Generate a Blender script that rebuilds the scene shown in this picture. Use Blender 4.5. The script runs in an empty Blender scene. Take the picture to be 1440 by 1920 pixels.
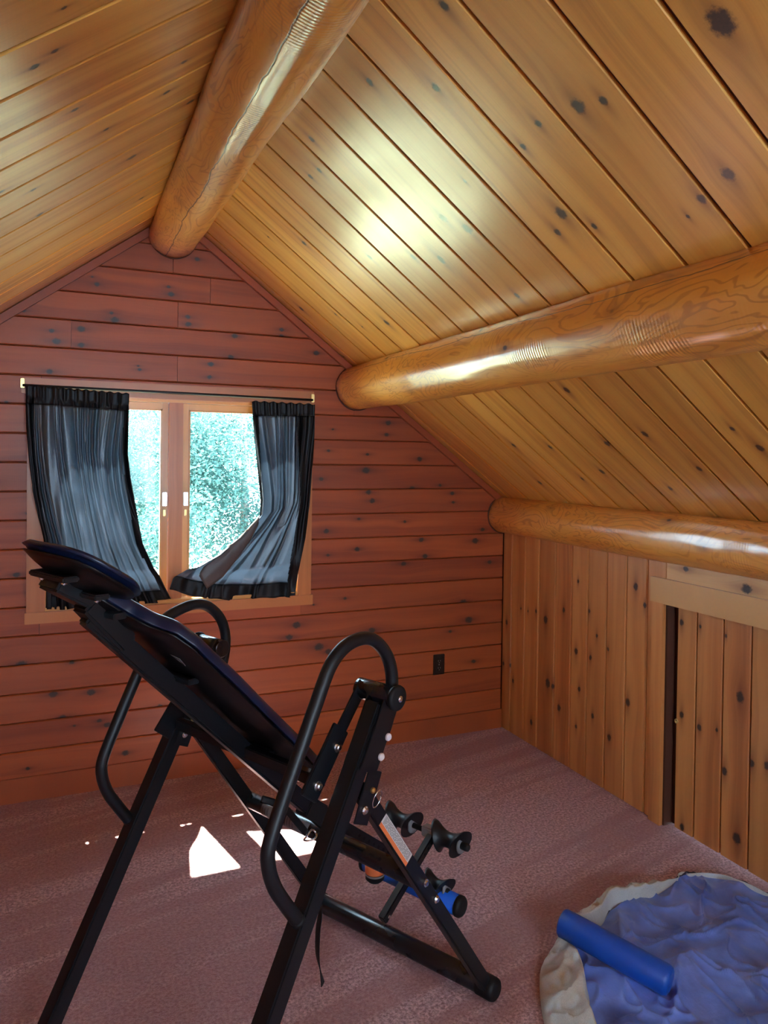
import bpy, bmesh, math, random
from mathutils import Vector, Matrix, noise

random.seed(7)
S = bpy.context.scene
COL = S.collection

# ------------------------------------------------------------------ camera
EYE = Vector((0, 0, 1.58))
RM = Matrix(((0.9134811597185742, -0.007447313458593181, -0.4068128665141481),
             (-0.40664320466529715, 0.01746993900347446, -0.9134200047995965),
             (0.013909521058923048, 0.9998196531142325, 0.012930060728667812)))
F, CX, CY = 1422.2, 720.0, 871.46
cd = bpy.data.cameras.new('camera')
cd.sensor_fit = 'VERTICAL'; cd.sensor_height = 36.0
cd.lens = F / 1920 * 36.0
cd.shift_y = -(960 - CY) / 1920
cd.clip_start = 0.05; cd.clip_end = 200
cam = bpy.data.objects.new('camera', cd); COL.objects.link(cam)
cam.matrix_world = Matrix.Translation(EYE) @ RM.to_4x4()
S.camera = cam

# ------------------------------------------------------------------ daylight and fill lamp
W = bpy.data.worlds.new('daylight'); S.world = W; W.use_nodes = True
bg = W.node_tree.nodes['Background']
bg.inputs[0].default_value = (0.60, 0.80, 1.0, 1)
bg.inputs[1].default_value = 16.0
sd = bpy.data.lights.new('sun', 'SUN'); sd.energy = 105; sd.angle = 0.012; sd.color = (1.0, 0.93, 0.80)
sun = bpy.data.objects.new('sun', sd); COL.objects.link(sun)
sun.rotation_euler = Vector((0.19, -1.0, -1.8)).to_track_quat('-Z', 'Y').to_euler()
# fill lamp added outside the rear wall opening to brighten the room
ad = bpy.data.lights.new('rear_fill_lamp', 'AREA'); ad.shape = 'RECTANGLE'; ad.size = 1.35; ad.size_y = 1.0
ad.energy = 11; ad.color = (1.0, 0.86, 0.70)
al = bpy.data.objects.new('rear_fill_lamp', ad); COL.objects.link(al)
al.location = (0.55, -2.32, 1.45); al.rotation_euler = (math.radians(90), 0, math.radians(180))
S.view_settings.view_transform = 'Standard'; S.view_settings.look = 'None'
S.view_settings.exposure = 0.62; S.view_settings.gamma = 1.0; S.view_settings.use_curve_mapping = False
S.cycles.use_adaptive_sampling = True; S.cycles.adaptive_threshold = .04
S.cycles.max_bounces = 8; S.cycles.diffuse_bounces = 5; S.cycles.glossy_bounces = 4
S.cycles.transmission_bounces = 6; S.cycles.transparent_max_bounces = 12
S.cycles.caustics_reflective = False; S.cycles.caustics_refractive = False
S.cycles.sample_clamp_indirect = 8.0; S.cycles.use_denoising = True

# ------------------------------------------------------------------ helpers
def ray(x, y):
    return (RM @ Vector(((x - CX) / F, -(y - CY) / F, -1.0)))
def onpl(x, y, n, d):
    v = ray(x, y); n = Vector(n)
    return EYE + v * ((d - n.dot(EYE)) / n.dot(v))
def wallp(x, y, Y): return onpl(x, y, (0, 1, 0), Y)

def tag(o, label=None, cat=None, group=None, kind=None):
    if label: o['label'] = label
    if cat: o['category'] = cat
    if group: o['group'] = group
    if kind: o['kind'] = kind
    return o
def empty(name, label=None, cat=None, loc=(0, 0, 0), rz=0, kind=None, group=None):
    o = bpy.data.objects.new(name, None); COL.objects.link(o)
    o.location = loc; o.rotation_euler = (0, 0, rz); o.empty_display_size = 0.1
    return tag(o, label, cat, group, kind)
def link(name, me, mat=None, parent=None, mw=None, smooth=False):
    o = bpy.data.objects.new(name, me); COL.objects.link(o)
    if mat: me.materials.append(mat)
    if smooth:
        for p in me.polygons: p.use_smooth = True
    if parent: o.parent = parent
    if mw is not None: o.matrix_basis = mw
    return o
def mesh(name, vs, fs):
    me = bpy.data.meshes.new(name); me.from_pydata([tuple(v) for v in vs], [], fs); me.update()
    return me
def bm_obj(name, bm, mat, parent=None, smooth=False, mw=None):
    bmesh.ops.recalc_face_normals(bm, faces=bm.faces)
    me = bpy.data.meshes.new(name); bm.to_mesh(me); bm.free()
    return link(name, me, mat, parent, mw, smooth)
def add_box(bm, lo, hi, bev=0.0):
    b2 = bmesh.new(); bmesh.ops.create_cube(b2, size=1.0)
    lo = Vector(lo); hi = Vector(hi)
    for v in b2.verts:
        v.co = Vector(((lo[i] + hi[i]) / 2 + v.co[i] * (hi[i] - lo[i]) for i in range(3)))
    if bev: bmesh.ops.bevel(b2, geom=b2.edges[:], offset=bev, segments=2, affect='EDGES')
    me = bpy.data.meshes.new('t'); b2.to_mesh(me); b2.free(); bm.from_mesh(me); bpy.data.meshes.remove(me)
def box(name, lo, hi, mat, parent=None, bev=0.0):
    bm = bmesh.new(); add_box(bm, lo, hi, bev); return bm_obj(name, bm, mat, parent)
def frame_for(a, b, up=(0, 0, 1)):
    a = Vector(a); b = Vector(b); x = (b - a).normalized(); up = Vector(up)
    if abs(x.dot(up)) > .98: up = Vector((0, 1, 0))
    y = up.cross(x).normalized(); z = x.cross(y)
    return a, (b - a).length, x, y, z
def bar_bm(bm, a, b, wy, wz, up=(0, 0, 1), bev=0.003):
    """a bar from a to b: wy wide across, wz along the up side"""
    a, L, x, y, z = frame_for(a, b, up)
    b2 = bmesh.new(); bmesh.ops.create_cube(b2, size=1.0)
    for v in b2.verts: v.co = Vector(((v.co.x + .5) * L, v.co.y * wy, v.co.z * wz))
    if bev: bmesh.ops.bevel(b2, geom=b2.edges[:], offset=bev, segments=2, affect='EDGES')
    M = Matrix((x, y, z)).transposed().to_4x4(); M.translation = a
    b2.transform(M)
    me = bpy.data.meshes.new('t'); b2.to_mesh(me); b2.free(); bm.from_mesh(me); bpy.data.meshes.remove(me)
def bar(name, a, b, wy, wz, mat, parent=None, up=(0, 0, 1), bev=0.003):
    bm = bmesh.new(); bar_bm(bm, a, b, wy, wz, up, bev); return bm_obj(name, bm, mat, parent)
def lathe_bm(bm, a, b, prof, n=32):
    """prof: list of (distance from a, radius) along a->b"""
    a, L, x, y, z = frame_for(a, b)
    rings = []
    for (d, r) in prof:
        rings.append([bm.verts.new(a + x * d + (y * math.cos(2 * math.pi * k / n) + z * math.sin(2 * math.pi * k / n)) * max(r, 1e-4)) for k in range(n)])
    for i in range(len(rings) - 1):
        for k in range(n):
            bm.faces.new((rings[i][k], rings[i][(k + 1) % n], rings[i + 1][(k + 1) % n], rings[i + 1][k]))
    bm.faces.new(rings[0][::-1]); bm.faces.new(rings[-1])
def cyl(name, a, b, r, mat, parent=None, n=28, bev=0.002):
    bm = bmesh.new(); L = (Vector(b) - Vector(a)).length
    lathe_bm(bm, a, b, [(0, r - bev), (bev, r), (L - bev, r), (L, r - bev)], n)
    o = bm_obj(name, bm, mat, parent)
    for p in o.data.polygons: p.use_smooth = len(p.vertices) == 4
    return o
def catmull(pts, sub=8):
    P = [Vector(p) for p in pts]; out = []
    Q = [P[0] * 2 - P[1]] + P + [P[-1] * 2 - P[-2]]
    for i in range(1, len(Q) - 2):
        for k in range(sub):
            t = k / sub
            out.append(.5 * ((2 * Q[i]) + (Q[i + 1] - Q[i - 1]) * t + (2 * Q[i - 1] - 5 * Q[i] + 4 * Q[i + 1] - Q[i + 2]) * t * t + (3 * Q[i] - Q[i - 1] - 3 * Q[i + 1] + Q[i + 2]) * t ** 3))
    out.append(P[-1]); return out
def tube_bm(bm, pts, r, n=20, up=(0, 1, 0), flat=1.0):
    up = Vector(up); rings = []
    for i, p in enumerate(pts):
        t = (pts[min(i + 1, len(pts) - 1)] - pts[max(i - 1, 0)]).normalized()
        y = (up - t * up.dot(t)).normalized(); z = t.cross(y)
        rr = r(i / (len(pts) - 1)) if callable(r) else r
        rings.append([bm.verts.new(p + y * math.cos(2 * math.pi * k / n) * rr * flat + z * math.sin(2 * math.pi * k / n) * rr) for k in range(n)])
    for i in range(len(rings) - 1):
        for k in range(n):
            bm.faces.new((rings[i][k], rings[i][(k + 1) % n], rings[i + 1][(k + 1) % n], rings[i + 1][k]))
    bm.faces.new(rings[0][::-1]); bm.faces.new(rings[-1])
def tube(name, pts, r, mat, parent=None, n=20, up=(0, 1, 0), flat=1.0):
    bm = bmesh.new(); tube_bm(bm, pts, r, n, up, flat)
    o = bm_obj(name, bm, mat, parent)
    for p in o.data.polygons: p.use_smooth = len(p.vertices) == 4
    return o

# ------------------------------------------------------------------ materials
class NT:
    def __init__(s, name):
        s.m = bpy.data.materials.new(name); s.m.use_nodes = True
        s.t = s.m.node_tree; s.n = s.t.nodes; s.b = s.n['Principled BSDF']
    def link(s, a, b): s.t.links.new(a, b)
    def put(s, sock, v):
        if v is None: return
        if isinstance(v, bpy.types.NodeSocket): s.link(v, sock)
        else: sock.default_value = v
    def M(s, op, a, b=None, c=None, clamp=False):
        n = s.n.new('ShaderNodeMath'); n.operation = op; n.use_clamp = clamp
        for i, v in enumerate((a, b, c)): s.put(n.inputs[i], v)
        return n.outputs[0]
    def V(s, op, a, b=None):
        n = s.n.new('ShaderNodeVectorMath'); n.operation = op
        s.put(n.inputs[0], a)
        if op == 'SCALE': s.put(n.inputs[3], b)
        else: s.put(n.inputs[1], b)
        return n.outputs[0]
    def sep(s, v):
        n = s.n.new('ShaderNodeSeparateXYZ'); s.link(v, n.inputs[0]); return n.outputs
    def comb(s, x, y, z):
        n = s.n.new('ShaderNodeCombineXYZ')
        for i, v in enumerate((x, y, z)): s.put(n.inputs[i], v)
        return n.outputs[0]
    def noise(s, vec, scale, detail=3, rough=.5, dist=0.0):
        n = s.n.new('ShaderNodeTexNoise'); s.put(n.inputs['Vector'], vec)
        n.inputs['Scale'].default_value = scale; n.inputs['Detail'].default_value = detail
        n.inputs['Roughness'].default_value = rough; n.inputs['Distortion'].default_value = dist
        return n.outputs[0]
    def vor(s, vec, scale, rnd=1.0, out='Distance'):
        n = s.n.new('ShaderNodeTexVoronoi'); s.put(n.inputs['Vector'], vec)
        n.inputs['Scale'].default_value = scale; n.inputs['Randomness'].default_value = rnd
        return n.outputs[out]
    def mix(s, f, a, b, mode='MIX'):
        n = s.n.new('ShaderNodeMix'); n.data_type = 'RGBA'; n.blend_type = mode
        s.put(n.inputs[0], f); s.put(n.inputs[6], a); s.put(n.inputs[7], b)
        return n.outputs[2]
    def step(s, v, lo, hi, a=0.0, b=1.0):
        n = s.n.new('ShaderNodeMapRange'); n.interpolation_type = 'SMOOTHSTEP'
        s.put(n.inputs[0], v); n.inputs[1].default_value = lo; n.inputs[2].default_value = hi
        n.inputs[3].default_value = a; n.inputs[4].default_value = b
        return n.outputs[0]
    def attr(s, name):
        n = s.n.new('ShaderNodeAttribute'); n.attribute_type = 'OBJECT'; n.attribute_name = name
        return n
    def bump(s, h, strength, dist=0.01):
        n = s.n.new('ShaderNodeBump'); n.inputs['Strength'].default_value = strength
        n.inputs['Distance'].default_value = dist; s.link(h, n.inputs['Height']); return n.outputs[0]
def c4(c): return (c[0], c[1], c[2], 1.0)
def hexc(r, g, b):
    f = lambda v: ((v / 255) / 12.92) if v / 255 <= .04045 else (((v / 255) + .055) / 1.055) ** 2.4
    return (f(r), f(g), f(b), 1.0)

NK = 5
def wood_mat(name, light, mid, dark, rough=.42, coat=.5, coat_rough=.22, coat_ior=1.5, streak=.5):
    """pine board, grain along local x; knots placed per board by the custom properties k0..k4 = (x, y, radius)"""
    t = NT(name)
    tc = t.n.new('ShaderNodeTexCoord').outputs['Object']
    oi = t.n.new('ShaderNodeObjectInfo').outputs['Random']
    X, Y, Z = t.sep(tc)
    warp = None; core = None; halo = None
    irregular = t.M('MULTIPLY', t.M('SUBTRACT', t.noise(tc, 70, 3, .7), .5), 1.1)
    for i in range(NK):
        kx, ky, kr = t.sep(t.attr('k%d' % i).outputs['Vector'])
        has = t.M('GREATER_THAN', kr, .0005)
        r = t.M('MAXIMUM', kr, .001)
        dx = t.M('DIVIDE', t.M('SUBTRACT', X, kx), r); dy = t.M('DIVIDE', t.M('SUBTRACT', Y, ky), r)
        d2 = t.M('ADD', t.M('MULTIPLY', t.M('MULTIPLY', dx, dx), .62), t.M('MULTIPLY', dy, dy))
        d = t.M('ADD', t.M('SQRT', d2), irregular)
        k = t.M('MULTIPLY', t.step(d, .55, 1.15, 1.0, 0.0), has)
        # swirl of the grain around the knot
        e = t.M('MULTIPLY', t.M('DIVIDE', has, t.M('ADD', 1.0, t.M('ADD', t.M('MULTIPLY', t.M('MULTIPLY', dx, dx), .10), t.M('MULTIPLY', t.M('MULTIPLY', dy, dy), .22)))), .95)
        w = t.M('MULTIPLY', t.M('SUBTRACT', Y, ky), t.M('MULTIPLY', e, -.85))
        h = t.M('MULTIPLY', has, t.M('DIVIDE', 1.0, t.M('ADD', 1.0, t.M('ADD', t.M('MULTIPLY', t.M('MULTIPLY', dx, dx), .05), t.M('MULTIPLY', t.M('MULTIPLY', dy, dy), .7)))))
        h = t.M('POWER', h, 1.6)
        warp = w if warp is None else t.M('ADD', warp, w)
        core = k if core is None else t.M('MAXIMUM', core, k)
        halo = h if halo is None else t.M('MAXIMUM', halo, h)
    Yw = t.M('ADD', Y, warp)
    off = t.M('MULTIPLY', oi, 37.0)
    gx = t.M('ADD', t.M('MULTIPLY', X, .55), off)
    wav = t.M('MULTIPLY', t.M('SUBTRACT', t.noise(t.comb(t.M('MULTIPLY', X, 1.4), t.M('MULTIPLY', Yw, 5.0), off), 1.0, 2), .5), .07)
    Yg = t.M('ADD', Yw, wav)
    g1 = t.noise(t.comb(gx, t.M('MULTIPLY', Yg, 34.0), off), 1.0, 4, .55)
    g2 = t.noise(t.comb(gx, t.M('MULTIPLY', Yg, 14.0), off), 1.0, 2, .5)
    fine = t.noise(t.comb(t.M('MULTIPLY', X, 6.0), t.M('MULTIPLY', Yg, 520.0), off), 1.0, 2, .5)
    col = t.mix(t.step(g2, .30, .68), c4(light), c4(mid))
    col = t.mix(t.M('MULTIPLY', t.step(g1, .44, .74), streak), col, c4(dark))
    col = t.mix(t.M('MULTIPLY', t.step(fine, .45, .7), .12), col, c4(dark))
    # board to board tone
    tone = t.step(oi, 0.0, 1.0); hue = t.M('FRACT', t.M('MULTIPLY', oi, 7.31))
    col = t.mix(t.M('MULTIPLY', tone, .42), col, c4(dark))
    col = t.mix(t.M('MULTIPLY', hue, .30), col, c4([light[0] * 1.0, light[1] * 1.12, light[2] * 1.0]))
    col = t.mix(t.M('MULTIPLY', halo, .72), col, c4([dark[0] * .55, dark[1] * .42, dark[2] * .4]))
    kc = t.mix(t.noise(tc, 150, 2), (.012, .006, .005, 1), (.055, .022, .013, 1))
    col = t.mix(core, col, kc)
    t.link(col, t.b.inputs['Base Color'])
    rr = t.M('ADD', t.M('MULTIPLY', g1, .15), rough - .07)
    t.link(rr, t.b.inputs['Roughness'])
    t.b.inputs['Coat Weight'].default_value = coat
    t.b.inputs['Coat Roughness'].default_value = coat_rough
    t.b.inputs['Coat IOR'].default_value = coat_ior
    ht = t.M('ADD', t.M('MULTIPLY', g1, .6), t.M('ADD', t.M('MULTIPLY', fine, .25), t.M('MULTIPLY', core, -.4)))
    # faint planer ripples across the board
    rip = t.n.new('ShaderNodeTexWave'); rip.inputs['Scale'].default_value = 38; rip.inputs['Distortion'].default_value = 1.2
    t.link(tc, rip.inputs['Vector'])
    ht = t.M('ADD', ht, t.M('MULTIPLY', rip.outputs['Fac'], .10))
    nb = t.bump(ht, .10, .004)
    t.link(nb, t.b.inputs['Normal']); t.link(t.bump(ht, .05, .004), t.b.inputs['Coat Normal'])
    return t.m

def log_mat(name, light, mid, dark):
    t = NT(name)
    tc = t.n.new('ShaderNodeTexCoord').outputs['Object']
    X, Y, Z = t.sep(tc)
    base = t.comb(t.M('MULTIPLY', X, 2.6), t.M('MULTIPLY', Y, 7.0), t.M('MULTIPLY', Z, 7.0))
    n1 = t.noise(base, 1.0, 3, .45, .9)
    lines = t.M('SINE', t.M('MULTIPLY', n1, 95.0))
    patch = t.noise(t.comb(t.M('MULTIPLY', X, 1.3), t.M('MULTIPLY', Y, 5), t.M('MULTIPLY', Z, 5)), 1.0, 3, .6)
    grain = t.noise(t.comb(t.M('MULTIPLY', X, 2.0), t.M('MULTIPLY', Y, 60), t.M('MULTIPLY', Z, 60)), 1.0, 4, .6)
    col = t.mix(t.step(patch, .35, .62), c4(light), c4(mid))
    col = t.mix(t.M('MULTIPLY', t.M('MULTIPLY', t.step(lines, .35, 1.0), t.step(patch, .36, .56)), .60), col, c4(dark))
    col = t.mix(t.M('MULTIPLY', t.step(grain, .5, .75), .35), col, c4(dark))
    vv = t.comb(t.M('MULTIPLY', X, .62), Y, Z)
    vd = t.vor(vv, 6.5, 1.0)
    core = t.step(vd, .035, .075, 1.0, 0.0); halo = t.step(vd, .05, .26, 1.0, 0.0)
    col = t.mix(t.M('MULTIPLY', halo, .5), col, c4([dark[0] * .6, dark[1] * .5, dark[2] * .4]))
    col = t.mix(core, col, (.03, .014, .01, 1))
    # drying check running along the log
    ca = t.attr('check').outputs['Fac']
    ang = t.M('ARCTAN2', Z, Y)
    wob = t.M('MULTIPLY', t.M('SUBTRACT', t.noise(t.comb(t.M('MULTIPLY', X, 2.2), 0.0, 0.0), 1.0, 4, .6), .5), .55)
    dd = t.M('ABSOLUTE', t.M('ADD', t.M('SUBTRACT', ang, ca), wob))
    crack = t.step(dd, .008, .022, 1.0, 0.0)
    col = t.mix(t.M('MULTIPLY', crack, .85), col, (.035, .014, .008, 1))
    t.link(col, t.b.inputs['Base Color'])
    t.b.inputs['Roughness'].default_value = .4
    t.b.inputs['Coat Weight'].default_value = 1.0; t.b.inputs['Coat Roughness'].default_value = .21
    t.b.inputs['Coat IOR'].default_value = 1.65
    ripm = t.step(t.noise(t.comb(t.M('MULTIPLY', X, 1.6), Y, Z), 2.0, 2), .48, .6)
    rip = t.M('MULTIPLY', t.M('SINE', t.M('MULTIPLY', X, 520.0)), t.M('MULTIPLY', ripm, .35))
    h = t.M('ADD', t.M('ADD', t.M('MULTIPLY', patch, 1.2), t.M('MULTIPLY', grain, .5)), t.M('ADD', rip, t.M('MULTIPLY', crack, -1.2)))
    nb = t.bump(h, .16, .005); t.link(nb, t.b.inputs['Normal']); t.link(nb, t.b.inputs['Coat Normal'])
    return t.m

def simple(name, col, rough=.5, metal=0.0, coat=0.0, spec=.5, bump=0.0, bscale=200, sheen=0.0):
    t = NT(name); t.b.inputs['Base Color'].default_value = c4(col)
    t.b.inputs['Roughness'].default_value = rough; t.b.inputs['Metallic'].default_value = metal
    t.b.inputs['Coat Weight'].default_value = coat; t.b.inputs['Specular IOR Level'].default_value = spec
    t.b.inputs['Sheen Weight'].default_value = sheen
    tc = t.n.new('ShaderNodeTexCoord').outputs['Object']
    nz = t.noise(tc, bscale, 2)
    if bump: t.link(t.bump(nz, bump, .002), t.b.inputs['Normal'])
    rr = t.M('ADD', t.M('MULTIPLY', t.noise(tc, 12, 3), .16), rough - .08, clamp=True)
    t.link(rr, t.b.inputs['Roughness'])
    return t.m

CEIL_L, CEIL_M, CEIL_D = (.84, .43, .085), (.72, .305, .045), (.36, .115, .018)
WALL_L, WALL_M, WALL_D = (.47, .100, .021), (.36, .066, .013), (.15, .021, .006)
KNEE_L, KNEE_M, KNEE_D = (.68, .30, .090), (.54, .19, .048), (.27, .078, .020)
m_ceil = wood_mat('varnished_ceiling_pine', CEIL_L, CEIL_M, CEIL_D, .42, 1.0, .26, 1.48, .62)
m_wall = wood_mat('red_wall_pine', WALL_L, WALL_M, WALL_D, .48, .22, .32)  # wall boards redder and darker than the ceiling boards
m_knee = wood_mat('honey_wall_pine', KNEE_L, KNEE_M, KNEE_D, .42, .5, .25)
m_trim = wood_mat('pine_trim', (.68, .26, .075), (.56, .18, .045), (.32, .085, .025), .42, .4, .25)
m_sash = wood_mat('pale_sash_pine', (.82, .48, .16), (.74, .38, .10), (.50, .22, .05), .4, .5, .2)
m_log = log_mat('peeled_log', (.86, .42, .075), (.74, .30, .042), (.40, .13, .018))
m_gap = simple('dark_groove_wood', (.085, .026, .012), .7)
m_black = simple('black_powder_coat', (.005, .006, .009), .40, 0, .0, .42, .05, 900)
m_tubeblk = simple('gloss_black_tube', (.005, .006, .010), .28, 0, .15, .5)
m_rubber = simple('black_rubber', (.006, .006, .008), .6, 0, 0, .3)
m_foamblk = simple('black_foam_grip', (.006, .007, .010), .45, 0, 0, .4, .1, 600)
m_vinyl = simple('navy_vinyl', (.004, .012, .042), .36, 0, .1, .5, .1, 260)
m_under = simple('black_moulded_shell', (.003, .003, .004), .34, 0, 0, .35)
m_steel = simple('zinc_bolt_steel', (.70, .70, .72), .25, 1.0)
m_brass = simple('brass', (.70, .50, .20), .3, 1.0)
m_bluefoam = simple('bright_blue_foam', (.006, .14, .80), .5, 0, 0, .5, .25, 300)
m_darkplastic = simple('dark_brown_plastic', (.012, .009, .008), .3, 0, .3)
m_bluefoam_dark = simple('blue_foam_in_film', (.006, .075, .45), .42, 0, 0, .5, .25, 300)
m_slot = simple('slot_metal', (.35, .36, .34), .4, .6)
m_orange = simple('orange_label', (.80, .20, .06), .5)
m_white = simple('label_white', (.62, .58, .56), .5)
m_ink = simple('label_ink', (.10, .10, .11), .6)
m_grey = simple('grey_plastic', (.20, .20, .21), .4)
m_pinkled = simple('pale_bolt_cap', (.72, .66, .68), .4)

def carpet_mat():
    t = NT('dusty_rose_carpet')
    tc = t.n.new('ShaderNodeTexCoord').outputs['Object']
    X, Y, Z = t.sep(tc)
    n1 = t.noise(tc, 95, 4, .75); n2 = t.noise(tc, 2.2, 3); n3 = t.noise(tc, 420, 2)
    n4 = t.noise(tc, 34, 3)
    # brushed nap from vacuum strokes
    strokes = t.noise(t.comb(t.M('ADD', t.M('MULTIPLY', X, .6), t.M('MULTIPLY', Y, .15)), t.M('SUBTRACT', t.M('MULTIPLY', Y, 6.5), t.M('MULTIPLY', X, 1.6)), 0.0), 1.0, 2, .5)
    col = t.mix(t.step(n1, .35, .68), (.24, .098, .102, 1), (.86, .58, .62, 1))
    col = t.mix(t.M('MULTIPLY', t.step(strokes, .44, .56), .62), col, (.34, .135, .135, 1))
    col = t.mix(t.M('MULTIPLY', t.step(n2, .4, .7), .15), col, (.46, .24, .22, 1))
    t.link(col, t.b.inputs['Base Color'])
    t.b.inputs['Roughness'].default_value = .95
    t.b.inputs['Specular IOR Level'].default_value = .15
    t.b.inputs['Sheen Weight'].default_value = .6; t.b.inputs['Sheen Roughness'].default_value = .5
    t.b.inputs['Sheen Tint'].default_value = (.95, .78, .85, 1)
    h = t.M('ADD', t.M('MULTIPLY', n1, 1.0), t.M('ADD', t.M('MULTIPLY', n4, .6), t.M('MULTIPLY', n3, .4)))
    t.link(t.bump(h, .9, .012), t.b.inputs['Normal'])
    return t.m
m_carpet = carpet_mat()

def cloth_mat(name, dif, trans, tw=.5, gl=.12, rough=.35):
    t = NT(name); t.n.remove(t.b); out = t.n['Material Output']
    d = t.n.new('ShaderNodeBsdfDiffuse'); tr = t.n.new('ShaderNodeBsdfTranslucent'); g = t.n.new('ShaderNodeBsdfGlossy')
    tc = t.n.new('ShaderNodeTexCoord').outputs['Object']
    wv = t.noise(tc, 420, 2); big = t.noise(tc, 9, 3)
    f = t.step(t.M('ADD', t.M('MULTIPLY', wv, .6), t.M('MULTIPLY', big, .4)), .3, .7)
    t.link(t.mix(f, c4([v * .7 for v in dif]), c4(dif)), d.inputs[0])
    t.link(t.mix(f, c4([v * .65 for v in trans]), c4(trans)), tr.inputs[0])
    g.inputs[0].default_value = (.8, .85, .9, 1); g.inputs[1].default_value = rough
    m1 = t.n.new('ShaderNodeMixShader'); m1.inputs[0].default_value = tw
    t.link(d.outputs[0], m1.inputs[1]); t.link(tr.outputs[0], m1.inputs[2])
    m2 = t.n.new('ShaderNodeMixShader'); m2.inputs[0].default_value = gl
    t.link(m1.outputs[0], m2.inputs[1]); t.link(g.outputs[0], m2.inputs[2])
    t.link(m2.outputs[0], out.inputs[0])
    return t.m
m_drape = cloth_mat('charcoal_satin_drape', (.05, .06, .08), (.12, .15, .19), .55, .09, .42)
m_hem = cloth_mat('black_doubled_hem', (.010, .011, .014), (.006, .007, .009), .3, .03, .5)
m_lining = cloth_mat('taupe_drape_back', (.20, .17, .16), (.22, .20, .19), .5, .05, .45)
m_cream = cloth_mat('cream_skirt_cloth', (.66, .67, .64), (.30, .28, .22), .15, .08, .4)
def satin_blue():
    t = NT('blue_satin_lining')
    tc = t.n.new('ShaderNodeTexCoord').outputs['Object']
    n = t.noise(tc, 7, 3)
    t.link(t.mix(t.step(n, .35, .65), (.08, .14, .46, 1), (.15, .24, .68, 1)), t.b.inputs['Base Color'])
    t.b.inputs['Roughness'].default_value = .42
    t.b.inputs['Specular IOR Level'].default_value = .8; t.b.inputs['Specular Tint'].default_value = (.55, .65, 1, 1)
    t.b.inputs['Sheen Weight'].default_value = .4; t.b.inputs['Sheen Tint'].default_value = (.5, .6, 1, 1)
    t.link(t.bump(t.noise(tc, 45, 3), .25, .01), t.b.inputs['Normal'])
    return t.m
m_satin = satin_blue()
m_navyedge = simple('navy_edge_binding', (.012, .012, .035), .6)

def glass_mat():
    t = NT('window_glass'); t.n.remove(t.b); out = t.n['Material Output']
    g = t.n.new('ShaderNodeBsdfGlossy'); g.inputs[1].default_value = .02
    tr = t.n.new('ShaderNodeBsdfTransparent'); tr.inputs[0].default_value = (.93, .98, .97, 1)
    lw = t.n.new('ShaderNodeLayerWeight'); lw.inputs[0].default_value = .5
    fr = t.M('ADD', t.M('MULTIPLY', t.M('POWER', lw.outputs['Facing'], 5.0), .55), .010)
    m = t.n.new('ShaderNodeMixShader'); t.link(fr, m.inputs[0])
    t.link(tr.outputs[0], m.inputs[1]); t.link(g.outputs[0], m.inputs[2]); t.link(m.outputs[0], out.inputs[0])
    return t.m
m_glass = glass_mat()
def leaf_mat():
    t = NT('leaves'); t.n.remove(t.b); out = t.n['Material Output']
    d = t.n.new('ShaderNodeBsdfDiffuse'); tr = t.n.new('ShaderNodeBsdfTranslucent')
    tc = t.n.new('ShaderNodeTexCoord').outputs['Object']
    f = t.step(t.noise(tc, 3.0, 3), .35, .65); f2 = t.noise(tc, 40, 1)
    c = t.mix(f, (.018, .060, .054, 1), (.040, .105, .098, 1)); c = t.mix(t.M('MULTIPLY', f2, .5), c, (.10, .15, .135, 1))
    t.link(c, d.inputs[0]); t.link(c, tr.inputs[0])
    m = t.n.new('ShaderNodeMixShader'); m.inputs[0].default_value = .45
    t.link(d.outputs[0], m.inputs[1]); t.link(tr.outputs[0], m.inputs[2]); t.link(m.outputs[0], out.inputs[0])
    return t.m
m_leaf = leaf_mat()
m_birch = simple('white_birch_bark', (.80, .80, .74), .7, 0, 0, .3, .4, 30)
m_bark = simple('grey_bark', (.16, .14, .12), .9, 0, 0, .2, .8, 40)
m_grass = simple('sunlit_lawn', (.34, .38, .26), .95, 0, 0, .2)
m_roofout = simple('roof_sheathing', (.25, .14, .08), .8)

# ------------------------------------------------------------------ room dimensions
YW = 3.750; XK = 2.4383; SL = .744; XA, ZA = .556, 2.731      # gable wall, knee wall, roof slope, ridge
XL = 2 * XA - XK                                               # left knee wall, mirrored
YR = -2.2                                                      # rear gable wall
def zr(x): return ZA - SL * abs(x - XA)

PL = []   # planks with their frames: surface key -> list
def plank(parent, key, P, ex, ey, en, L, Wd, mat, T=.018, ch=.004, gap=.0, s0=(0, 0), s1=(0, 0), name='plank'):
    """P: middle of the start edge on the face plane; ex along, ey across, en out of the face.
       s0/s1: extra start/end offset at the (-y, +y) edges."""
    h = Wd / 2 - gap / 2
    prof = [(-h, -T), (-h, -ch), (-h + ch, 0), (h - ch, 0), (h, -ch), (h, -T)]
    vs = []
    for e, (a, b) in enumerate((s0, s1)):
        for (y, z) in prof:
            f = (y + Wd / 2) / Wd
            vs.append(((0 if e == 0 else L) + a * (1 - f) + b * f, y, z))
    n = 6
    fs = [(i, i + 1, n + i + 1, n + i) for i in range(n - 1)] + [(5, 0, n, n + 5), tuple(range(n - 1, -1, -1)), tuple(range(n, 2 * n))]
    me = mesh(name, vs, fs)
    ex, ey, en = Vector(ex), Vector(ey), Vector(en)
    if ex.cross(ey).dot(en) < 0:
        me.flip_normals()
    M = Matrix((ex, ey, en)).transposed().to_4x4(); M.translation = Vector(P)
    o = link(name, me, mat, parent, M)
    PL.append((key, o, Vector(P), ex, ey, L, Wd, []))
    return o
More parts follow.
